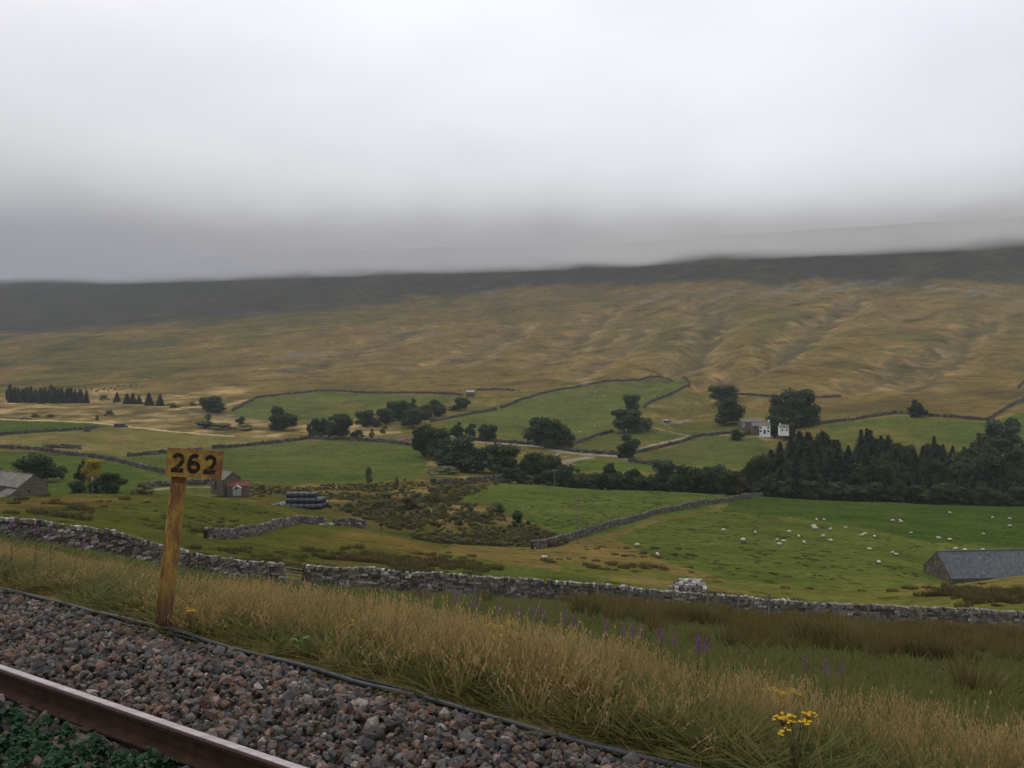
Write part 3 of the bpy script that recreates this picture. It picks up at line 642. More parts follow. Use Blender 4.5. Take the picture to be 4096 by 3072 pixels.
q.add([(-a_-.004,-.05,-.35),(a_-.004,-.05,-.35),(a_-.004,.05,-.35),(-a_-.004,.05,-.35),(-c2,-.045,hh),(c2+.008,-.045,hh),(c2+.008,.045,hh),(-c2,.045,hh)],
      [(3,2,1,0),(4,5,6,7),(0,1,5,4),(1,2,6,5),(2,3,7,6),(3,0,4,7)])
o = q.build('post', M['post_paint'], sg)
bv = o.modifiers.new('bevel', 'BEVEL'); bv.width = .008; bv.segments = 2
q = MB(); q.box(-.045, .055, -.062, -.046, 1.20, 1.34); q.box(-.045,.055,-.062,.05,1.34,1.362); q.build('bracket', M['sign_edge'], sg)
q = MB(); q.box(-.100, .352, -.082, -.064, 1.255, 1.470); o = q.build('plate', M['sign_yellow'], sg)
q = MB(); q.box(-.104,.356,-.088,-.060,1.470,1.482); q.box(-.104,.356,-.088,-.060,1.243,1.255); q.box(-.104,-.098,-.087,-.061,1.2555,1.4695); q.box(.350,.356,-.087,-.061,1.2555,1.4695)
q.build('plate_rim', M['sign_yellow'], sg)
q = MB(); q.box(-.106,.358,-.089,-.059,1.4825,1.4865); q.build('rusty_top_edge', M['sign_edge'], sg)
def stroke(pts, w):
    n = len(pts); L = []; Rr = []
    for i in range(n):
        p = Vector(pts[i]); d = (Vector(pts[min(i+1, n-1)]) - Vector(pts[max(i-1, 0)])).normalized(); nn_ = Vector((-d.y, d.x)) * w / 2
        L.append(p + nn_); Rr.append(p - nn_)
    return L, Rr
def arc(cx, cy, rx, ry, a0, a1, n=12): return [(cx + rx*math.cos(math.radians(a0 + (a1-a0)*k/n)), cy + ry*math.sin(math.radians(a0 + (a1-a0)*k/n))) for k in range(n+1)]
two = [arc(0, .70, .32, .26, 165, -25, 12) + [(.16, .38), (-.10, .20), (-.30, .05)], [(-.42, .075), (.44, .075)]]
six = [arc(.02, .66, .33, .31, 50, 150, 7) + [(-.33, .60), (-.345, .42), (-.33, .32)], arc(0, .31, .33, .255, 180, -180, 22)]
def numeral(strokes, cx, h):
    q = MB(); sc_ = h
    for k, st in enumerate(strokes):
        L, Rr = stroke(st, .255); yb = -.0850 - .0006 * k
        for i in range(len(L) - 1):
            a1 = [(cx + p.x * sc_ * .80, yb, 1.362 + (p.y - .5) * sc_) for p in (L[i], L[i+1], Rr[i+1], Rr[i])]
            q.add(a1 + [(x, yb + .003, z) for x, y, z in a1], [(0,1,2,3),(7,6,5,4),(0,4,5,1),(1,5,6,2),(2,6,7,3),(3,7,4,0)])
    return q.build('numeral', M['sign_black'], sg)
numeral(two, -.012, .146); numeral(six, .120, .146); numeral(two, .250, .146)

# ------------------------------------------------------------------ dry stone walls
SC = np.array([(0.165,0.155,0.135),(0.085,0.078,0.066),(0.25,0.235,0.21),(0.125,0.105,0.075),(0.37,0.35,0.32),(0.185,0.145,0.105)])
def boxes(name, ctr, half, yaw, colr, m, parent, jit=.16):
    n = len(ctr)
    base = np.array([(-1,-1,-1),(1,-1,-1),(1,1,-1),(-1,1,-1),(-1,-1,1),(1,-1,1),(1,1,1),(-1,1,1)], float)
    v = base[None] * half[:, None, :] * (1 + rng.uniform(-jit, jit, (n, 8, 3)))
    c_, s_ = np.cos(yaw)[:, None], np.sin(yaw)[:, None]
    x = v[..., 0]*c_ - v[..., 1]*s_; y = v[..., 0]*s_ + v[..., 1]*c_
    v = np.stack([x, y, v[..., 2]], -1) + ctr[:, None, :]
    f = np.array([(3,2,1,0),(4,5,6,7),(0,1,5,4),(1,2,6,5),(2,3,7,6),(3,0,4,7)])[None] + (np.arange(n)*8)[:, None, None]
    return link(name, mesh_np(name, v.reshape(-1, 3), f.reshape(-1, 4), m, False, np.repeat(colr[:, None, :], 8, 1).reshape(-1, 3)), parent)
def wall(pts, label, H=1.35, unit=.34, th=.5, group=None, dark=1.0, cap=True, ruin=.10, z0=None):
    P3 = [Vector((p.x, p.y, 0)) for p in pts]
    L = [0]
    for a_, b_ in zip(P3[:-1], P3[1:]): L.append(L[-1] + (b_ - a_).length)
    def pt(s_):
        i = max(0, min(len(P3) - 2, int(np.searchsorted(L, s_) - 1))); f_ = (s_ - L[i]) / (L[i+1] - L[i]); d = P3[i+1] - P3[i]
        return P3[i] + d * f_, math.atan2(d.y, d.x)
    root = empty('drystone_wall', (P3[0].x, P3[0].y, gz(P3[0].x, P3[0].y)))
    ch = unit * .46; nc_ = max(2, int(H / ch)); ct = []; hf = []; yw = []; cl_ = []; ct2 = []; hf2 = []; yw2 = []; cl2 = []
    # heights of ground and wall top along the run
    ss = np.arange(0, L[-1] + 1, 1.0); gp = [pt(min(x, L[-1]))[0] for x in ss]
    gzz = CZ - drop_at(np.array([p.x for p in gp]), np.array([p.y for p in gp]))
    hh_ = H * (1 + ruin * 1.6 * fbm(ss / 5.0, ss * 0 + len(label), 3, 77))
    for c_ in range(nc_):
        s_ = R.uniform(0, unit)
        while s_ < L[-1]:
            l_ = unit * R.uniform(.55, 1.7); g = float(np.interp(s_, ss, gzz)); h_ = float(np.interp(s_, ss, hh_))
            if (c_ + .5) * ch < h_ - .12:
                p, yw_ = pt(min(s_ + l_/2, L[-1])); taper = 1 - .35 * c_ / nc_
                ct.append((p.x, p.y, g - .10 + (c_ + .5) * ch)); hf.append((l_ * .47, th * .5 * taper * R.uniform(.86, 1.10), ch * R.uniform(.40, .53))); yw.append(yw_ + R.uniform(-.05, .05))
                cl_.append(SC[R.choices(range(6), (5, 4, 3, 3, 1, 3))[0]] * R.uniform(.65, 1.3) * dark)
            s_ += l_
    if cap:
        s_ = 0
        while s_ < L[-1]:
            l_ = unit * R.uniform(.35, .8); g = float(np.interp(s_, ss, gzz)); h_ = float(np.interp(s_, ss, hh_)); p, yw_ = pt(min(s_ + l_/2, L[-1]))
            if R.random() > .06:
                hz = unit * R.uniform(.22, .42)
                ct2.append((p.x, p.y, g - .16 + h_ + hz * .5)); hf2.append((l_ * .46, th * .36 * R.uniform(.8, 1.15), hz)); yw2.append(yw_ + R.uniform(-.2, .2))
                cl2.append(SC[R.choices(range(6), (4, 1, 5, 2, 2, 2))[0]] * R.uniform(.7, 1.2) * dark)
            s_ += l_
    rl = np.array(root.location)
    o = boxes('wall_stones', np.array(ct) - rl, np.array(hf), np.array(yw), np.array(cl_), M['stone'], root); o['kind'] = 'stuff'
    if cap:
        o = boxes('coping_stones', np.array(ct2) - rl, np.array(hf2), np.array(yw2), np.array(cl2), M['stone'], root, .22); o['kind'] = 'stuff'
    # hearting that closes the wall's inside
    Vv = []; Ff = []
    for k, x in enumerate(ss):
        p, yw_ = pt(min(x, L[-1])); nx, ny = -math.sin(yw_) * th * .27, math.cos(yw_) * th * .27
        for sx_, z_ in ((1, -.3), (1, 1), (-1, 1), (-1, -.3)):
            Vv.append((p.x + nx*sx_ - rl[0], p.y + ny*sx_ - rl[1], gzz[k] - rl[2] + (z_ if z_ < 0 else max(.1, hh_[k] - .22))))
    for k in range(len(ss) - 1):
        a_ = k*4; Ff += [(a_, a_+1, a_+5, a_+4), (a_+1, a_+2, a_+6, a_+5), (a_+2, a_+3, a_+7, a_+6)]
    link('hearting', mesh_np('hearting', Vv, Ff, M['wall_fill']), root)
    tag(root, label, 'stone wall', group); return root
def wpx(*pts): return [Vector(((p - 512) / F * y, y, 0)) for p, y in pts]
def interp_pts(*pts):
    a_ = wpx(*pts); out_ = []
    for p, q in zip(a_[:-1], a_[1:]):
        n = max(1, int((q - p).length / 3))
        for k in range(n):
            out_.append(p + (q - p) * k / n + Vector((0, R.uniform(-.12, .12), 0)))
    return out_ + [a_[-1]]
wall(interp_pts((-90, 46), (0, 48), (60, 50), (100, 52), (160, 54), (200, 55), (240, 57), (283, 57.5)), 'rough grey drystone wall left of the hurdle gap, running behind the number sign', ruin=.16)
wall(interp_pts((303, 58), (330, 57.5), (366, 58), (444, 58), (560, 58.5), (640, 58), (700, 58), (800, 58.5), (900, 59), (1024, 59.5), (1130, 60)), 'long pale capped drystone wall right of the hurdle gap, above the rushes', H=1.42)
ft = empty('hurdle', at(284, 57.2)); 
for z_ in (.35, .62, .88, 1.1):
    q = MB(); e_ = at(303, 57.4) - ft.location; q.tube([(0, 0, z_), (e_.x*.5, e_.y*.5, z_ + R.uniform(-.04,.04) + e_.z*.5), (e_.x, e_.y, e_.z + z_)], .035, 6); q.build('rail_bar', M['post_wood'], ft)
tag(ft, 'weathered timber hurdle closing the gap in the near drystone wall', 'hurdle')
pn0 = at(688, 61.5); stub = empty('stone_stub', pn0, math.radians(-10)); ct = []; hf = []; cl_ = []; yw = []
for c_ in range(10):
    z_ = .12 + c_ * .19
    for xx in np.arange(-1.05, 1.06, .30):
        for yy_ in (-.7, -.25, .25, .7):
            top_ = 2.15 - .9 * max(0, -(xx + .55)) * 2.2 - .35 * max(0, xx - .7) * 3 + R.uniform(-.18, .12)
            if z_ < top_:
                ct.append((xx + R.uniform(-.07, .07), yy_ + R.uniform(-.06, .06), z_)); hf.append((R.uniform(.12, .19), R.uniform(.19, .27), R.uniform(.075, .115))); yw.append(R.uniform(-.15, .15)); cl_.append(SC[R.choices(range(6), (3, 1, 5, 1, 5, 1))[0]] * R.uniform(.75, 1.2))
o = boxes('stub_stones', np.array(ct), np.array(hf), np.array(yw), np.array(cl_), M['stone'], stub, .22); o['kind'] = 'stuff'
tag(stub, 'broken stub of a pale drystone building rising behind the near wall', 'ruin')
wall([Vector((p.x, p.y, 0)) for p in (onground(205, 538.5, 70, 145), onground(222, 539, 70, 145), onground(245, 536.5, 90, 145), onground(262, 533.5, 100, 150), onground(280, 527, 100, 155), at(300, 138), at(312, 139), at(324, 140))],
     'grey drystone wall climbing the grassy knoll to a collapsed end', H=1.15, unit=.42, dark=.82, ruin=.12)
wall(wpx((333, 139), (345, 139.5), (357, 139), (365.5, 138)), 'short pale stretch of drystone wall on the knoll top ending above the marsh', H=1.3, unit=.42, dark=.95, ruin=.18)
wall(wpx((532, 141), (548, 152), (567, 163), (580, 171), (597, 181), (615, 192), (634, 203), (657, 219), (694, 238), (731, 262), (750, 281), (762, 291)), 'long drystone wall dividing the tufty pasture from the sheep field', H=1.2, unit=.5, dark=.66, ruin=.14)
farw = [
 ('dark drystone wall along the top of the small upper left green field', [(232,411),(256,398),(318,391),(360,393),(410,393.4),(462,395.5)], 560, 1100, 1.52),
 ('thin drystone wall running right from the little field barn', [(476,390),(495,389.5),(514,391)], 600, 1200, 1.36),
 ('curved drystone wall crowning the big hillside pasture', [(500,408),(512,404),(541,394),(581,387),(628,380.7),(657,377.4),(668,379.5),(690,385.5)], 480, 1100, 1.60),
 ('drystone wall dropping down the right edge of the hillside pasture', [(690,386),(672,394),(649,403),(643,408)], 480, 1100, 1.36),
 ('short drystone wall on a straw bank left of the hillside pasture', [(430,422),(464,416),(496,410)], 430, 900, 1.36),
 ('drystone wall running down from the tall round trees to the lane', [(613,431.6),(593,437),(570,445.5)], 400, 800, 1.28),
 ('drystone wall beside the lane below the lone oak', [(472,440),(512,443),(541,445.5),(564,450.5),(584,452.5),(616,454.5)], 350, 700, 1.28),
 ('drystone wall under the forked farm track', [(618,457.5),(640,452.5),(668,446),(692,438.5),(702,436),(733,433)], 350, 700, 1.28),
 ('drystone wall beyond the lane junction toward the dark plantation', [(628,461),(651,464.5),(690,471),(730,477)], 330, 700, 1.28),
 ('drystone wall heading the wide left green pasture', [(212,449),(256,445),(308,439),(349,440),(383,442),(413,445.5)], 300, 700, 1.28),
 ('low drystone wall left of the number sign in the rushy meadow', [(127,456.5),(167,453),(200,450.5)], 300, 700, 1.20),
 ('drystone wall under the far left green field', [(-30,438),(0,435.6),(46,432),(81,430),(98,427.5)], 380, 800, 1.28),
 ('long drystone wall slanting down behind the left farm trees', [(-30,447),(0,448),(38,450),(69,455),(104,459),(127,464),(150,470),(170,475)], 260, 600, 1.20),
 ('short dark drystone wall on the meadow above the left farm', [(42,448.2),(60,447.6),(80,448.5)], 300, 600, 1.28),
 ('drystone wall beside the track to the red roofed barn', [(150,487),(180,485),(210,484)], 200, 330, 1.12),
 ('dark drystone wall below the lone round tree at upper right', [(812,426),(849,420.6),(877,416),(895,413.4),(930,416),(970.5,419.4),(988,420.6)], 420, 900, 1.44),
 ('drystone wall climbing the moor at the right edge', [(988,420.6),(999.5,413),(1017,403),(1030,395)], 430, 900, 1.44),
 ('faint pale drystone wall high on the right moor edge', [(1018,388),(1030,378)], 600, 1200, 1.44),
 ('pale rail topped wall at the near edge of the marsh', [(430,483.5),(464,482.5),(493,479.5),(512,475)], 280, 420, 0.96),
 ('drystone wall across the far right moor behind the farm trees', [(736,395),(770,397),(800,398),(840,397)], 600, 1200, 1.28),
]
for lab, pl, y0, y1, hgt in farw:
    wp = [onground(px, py, y0, y1) for px, py in pl]
    wall([Vector((p.x, p.y, 0)) for p in wp], lab, H=hgt, unit=1.5, th=.8, dark=.48, ruin=.10)

# wire fence before the long wall
wf = empty('wire_fence', at(426, 52)); pk = [(426, 54), (475, 53.5), (520, 53.5), (562, 53), (598, 53), (630, 52), (673, 52), (707, 51.5), (738, 51), (769.6, 50), (820, 48), (868, 48), (921, 46), (972, 46), (1021, 45), (1075, 44)]
tops = []
for px, Y in pk:
    g = at(px, Y) - wf.location; lean = R.uniform(-.05, .05); h_ = R.uniform(1.45, 1.75)
    q = MB(); q.add([(g.x-.05, g.y-.05, g.z-.3), (g.x+.05, g.y-.05, g.z-.3), (g.x+.05, g.y+.05, g.z-.3), (g.x-.05, g.y+.05, g.z-.3),
                     (g.x-.045+lean, g.y-.045, g.z+h_), (g.x+.045+lean, g.y-.045, g.z+h_-.03), (g.x+.045+lean, g.y+.045, g.z+h_-.03), (g.x-.045+lean, g.y+.045, g.z+h_)],
                    [(3,2,1,0),(4,5,6,7),(0,1,5,4),(1,2,6,5),(2,3,7,6),(3,0,4,7)])
    q.build('post', M['post_wood'], wf); tops.append(g)
for z_ in (.45, .8, 1.1):
    q = MB(); q.tube([(g.x, g.y, g.z + z_) for g in tops], .006, 4); q.build('wire', M['wire'], wf)
tag(wf, 'wire fence on thin grey posts running before the long drystone wall', 'fence')
#@@END2
def ordn(k):
    e_ = ('zeroth','first','second','third','fourth','fifth','sixth','seventh','eighth','ninth','tenth','eleventh','twelfth','thirteenth','fourteenth','fifteenth','sixteenth','seventeenth','eighteenth','nineteenth')
    tn_ = {2:'twent',3:'thirt',4:'fort',5:'fift',6:'sixt',7:'sevent'}
    return e_[k] if k < 20 else (tn_[k//10] + 'ieth' if k % 10 == 0 else tn_[k//10] + 'y ' + e_[k % 10])
# ------------------------------------------------------------------ trees and bushes
def quads(ctr, size, colr, name, m, core=None, up=0.0, asp=1.0):
    n = len(ctr); a_ = rng.normal(size=(n, 3)); a_[:, 2] *= (1 - up); a_ /= np.linalg.norm(a_, axis=1)[:, None]
    b_ = rng.normal(size=(n, 3)); b_ = np.cross(a_, b_); b_ /= np.linalg.norm(b_, axis=1)[:, None]
    a_ = a_ * (size * asp)[:, None]; b_ = b_ * size[:, None]
    v = np.stack([ctr - a_, ctr + b_ * .8, ctr + a_, ctr - b_ * .8], 1).reshape(-1, 3)
    f = np.arange(n * 4).reshape(-1, 4); c_ = np.repeat(colr, 4)
    if core is not None:
        cv, cf, cc_ = core; v = np.concatenate([v, cv]); c_ = np.concatenate([c_, cc_])
        f = np.concatenate([f, np.stack([cf[:, 0], cf[:, 1], cf[:, 2], cf[:, 2]], 1) + n * 4]) if False else f
        me = mesh_np(name, v, [tuple(q) for q in f.tolist()] + [tuple(int(k) + n * 4 for k in q) for q in cf], m, False, np.stack([c_]*3, 1)); return me
    return mesh_np(name, v, f, m, False, np.stack([c_]*3, 1))
def crown_mesh(kind, m, seed, nleaf=4200):
    r = np.random.default_rng(seed); L = []
    if kind == 'round':      # one big dome of many clumps
        for k in range(15):
            a_ = r.uniform(0, 6.283); zz = r.uniform(.14, .86); w_ = math.sqrt(max(.02, 1 - ((zz - .45) / .55) ** 2)) * .36
            rr_ = w_ * r.uniform(.35, 1.0); L.append((rr_*math.cos(a_), rr_*math.sin(a_), zz, r.uniform(.14, .22)))
        L.append((0, 0, .5, .32)); L.append((0, 0, .24, .22))
    elif kind == 'wide':
        for k in range(17):
            a_ = r.uniform(0, 6.283); zz = r.uniform(.18, .88); rr_ = r.uniform(.15, 1) ** .6 * .40 * math.sqrt(max(.04, 1 - ((zz - .42) / .56) ** 2)); L.append((rr_*math.cos(a_), rr_*math.sin(a_), zz, r.uniform(.13, .20)))
        L.append((0, 0, .48, .24)); L.append((.12, .05, .24, .20)); L.append((-.14, -.04, .26, .18))
    elif kind == 'tall':
        for k in range(14):
            a_ = r.uniform(0, 6.283); zz = r.uniform(.14, .88); rr_ = .30 * r.uniform(.2, 1) * (1.1 - abs(zz - .4)); L.append((rr_*math.cos(a_), rr_*math.sin(a_), zz, r.uniform(.11, .17)))
        L.append((0, 0, .45, .25)); L.append((0, 0, .20, .20))
    elif kind == 'bush':
        for k in range(11):
            a_ = r.uniform(0, 6.283); zz = r.uniform(.10, .72); rr_ = .36 * r.uniform(.2, 1) * (1.05 - zz * .6); L.append((rr_*math.cos(a_), rr_*math.sin(a_), zz, r.uniform(.13, .24)))
    L = np.array(L); i = r.choice(len(L), nleaf, p=L[:, 3] ** 2 / (L[:, 3] ** 2).sum())
    d = r.normal(size=(nleaf, 3)); d /= np.linalg.norm(d, axis=1)[:, None]
    rad = L[i, 3] * (r.uniform(.55, 1.0, nleaf) ** .5) * (1 + .12 * r.normal(size=nleaf))
    p = L[i, :3] + d * rad[:, None]; p[:, 2] = np.maximum(p[:, 2], .02)
    cl_ = r.uniform(0, 1, len(L))[i] * .45 + r.uniform(0, .55, nleaf)
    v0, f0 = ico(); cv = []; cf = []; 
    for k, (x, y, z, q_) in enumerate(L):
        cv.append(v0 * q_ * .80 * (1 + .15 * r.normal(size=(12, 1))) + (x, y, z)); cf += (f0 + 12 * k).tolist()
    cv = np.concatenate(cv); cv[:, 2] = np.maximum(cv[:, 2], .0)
    return quads(p, r.uniform(.014, .034, nleaf), cl_, 'crown', m, (cv, cf, np.full(len(cv), .12)))  # dark-tinted blobs added inside each leaf clump to block light
def conifer_mesh(m, seed, full=1.0, nlev=19):
    r = np.random.default_rng(seed); v = []; c_ = []
    for k in range(nlev):
        z = .03 + .95 * (k / nlev) ** .92; R0 = .5 * full * (1 - z) ** .70 * r.uniform(.86, 1.12) + .02
        nb = int(16 - 7 * z)
        for j in range(nb):
            a_ = 6.283 * (j + r.uniform(-.35, .35)) / nb + k; rl = R0 * r.uniform(.72, 1.12); dz = -.05 * rl * 2 + r.uniform(-.012, .012)
            ca, sa = math.cos(a_), math.sin(a_); w_ = rl * .32 + .010
            for (t0, t1) in ((.05, .55), (.45, 1.0)):
                z0 = z + .02 - dz * 0; zA = z + dz * t0 * 2; zB = z + dz * t1 * 2 - .02 * t1; wb = w_ * (1.2 - t1)
                v += [(ca*rl*t0 - sa*w_*.7, sa*rl*t0 + ca*w_*.7, zA - .012), (ca*rl*t0 + sa*w_*.7, sa*rl*t0 - ca*w_*.7, zA - .012), (ca*rl*t1 + sa*wb, sa*rl*t1 - ca*wb, zB), (ca*rl*t1 - sa*wb, sa*rl*t1 + ca*wb, zB)]
                c_ += [r.uniform(0, .9)] * 4
            # drooping twigs
            for q_ in range(3):
                t_ = r.uniform(.3, 1.0); x, y, zz = ca*rl*t_, sa*rl*t_, z + dz*t_*2; s_ = r.uniform(.010, .026); o_ = r.normal(size=3) * .012
                v += [(x-sa*s_+o_[0], y+ca*s_+o_[1], zz+.008), (x+sa*s_+o_[0], y-ca*s_+o_[1], zz+.008), (x+sa*s_*.4+o_[0], y-ca*s_*.4+o_[1], zz-s_*1.7), (x-sa*s_*.4+o_[0], y+ca*s_*.4+o_[1], zz-s_*1.7)]
                c_ += [r.uniform(.1, 1)] * 4
    v = np.array(v); c_ = np.array(c_); f = np.arange(len(v)).reshape(-1, 4)
    # added inner cone, coloured dark for the shade inside the crown
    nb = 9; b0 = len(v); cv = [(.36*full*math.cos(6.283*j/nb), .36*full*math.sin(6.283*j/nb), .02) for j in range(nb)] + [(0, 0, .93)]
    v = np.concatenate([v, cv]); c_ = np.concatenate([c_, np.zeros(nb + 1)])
    return mesh_np('crown', v, f.tolist() + [(b0+j, b0+(j+1) % nb, b0+nb) for j in range(nb)], m, False, np.stack([c_]*3, 1))
def trunk_mesh(seed, h=.5, r0=.035, limbs=4):
    r = random.Random(seed); q = MB(); q.tube([(0, 0, -.06), (r.uniform(-.01,.01), 0, h*.4), (r.uniform(-.02,.02), r.uniform(-.02,.02), h)], [r0*1.3, r0, r0*.5], 7)
    for k in range(limbs):
        a_ = r.uniform(0, 6.28); z_ = h * r.uniform(.35, .9); q.tube([(0, 0, z_), (.12*math.cos(a_), .12*math.sin(a_), z_+.14), (.22*math.cos(a_), .22*math.sin(a_), z_+.22)], [r0*.5, r0*.35, r0*.15], 5)
    return q.mesh('trunk', M['bark'], True)
TK = {k: trunk_mesh(k) for k in range(3)}; TKC = trunk_mesh(9, .9, .022, 0)
CM = {}
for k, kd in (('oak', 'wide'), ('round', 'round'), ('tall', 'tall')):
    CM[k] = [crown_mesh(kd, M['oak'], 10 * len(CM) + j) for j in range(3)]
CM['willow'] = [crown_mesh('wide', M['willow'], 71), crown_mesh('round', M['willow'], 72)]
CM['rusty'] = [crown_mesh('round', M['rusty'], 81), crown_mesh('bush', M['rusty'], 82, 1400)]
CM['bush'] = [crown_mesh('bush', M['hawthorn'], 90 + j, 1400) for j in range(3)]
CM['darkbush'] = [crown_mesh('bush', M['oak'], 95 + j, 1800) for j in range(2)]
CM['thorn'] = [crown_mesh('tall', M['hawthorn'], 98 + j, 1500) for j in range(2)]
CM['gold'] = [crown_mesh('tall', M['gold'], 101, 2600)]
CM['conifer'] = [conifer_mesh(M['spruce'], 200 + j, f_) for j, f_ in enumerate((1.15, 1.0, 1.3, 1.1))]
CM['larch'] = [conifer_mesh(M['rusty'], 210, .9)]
tcount = [0]
def tree(kind, loc, w, h, label, group=None, cat='tree', name=None, sink=0.0):
    tcount[0] += 1; k = tcount[0]
    nm = name or ('conifer_tree' if kind in ('conifer', 'larch') else 'bush' if kind in ('bush', 'darkbush') else 'tree')
    root = empty(nm, loc, R.uniform(0, 6.28)); root.location.z -= sink
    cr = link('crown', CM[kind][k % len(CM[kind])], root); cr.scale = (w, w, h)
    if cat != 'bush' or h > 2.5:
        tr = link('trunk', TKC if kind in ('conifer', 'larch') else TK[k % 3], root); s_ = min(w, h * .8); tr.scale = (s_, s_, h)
    tag(root, label, cat, group); return root
WK = {'round': 1.32, 'oak': 1.22, 'tall': 1.42, 'willow': 1.25, 'thorn': 1.4, 'bush': 1.22, 'darkbush': 1.22, 'rusty': 1.3, 'gold': 1.25, 'conifer': 1.25, 'larch': 1.2}
def tpx(kind, cx, base, top, w, label, group=None, cat='tree', Y=None, ymin=62, ymax=2000):
    "a tree whose foot is seen at (cx, base) and whose top is seen at row top; w in pixels"
    if Y is None: Y = findY(cx, base, ymin, ymax)
    p = at(cx, Y); ztop = CZ - (top - YH) / F * Y; h = max(.6, ztop - p.z)
    return tree(kind, p, w / F * Y * WK.get(kind, 1.2), h * .98, label, group, cat)
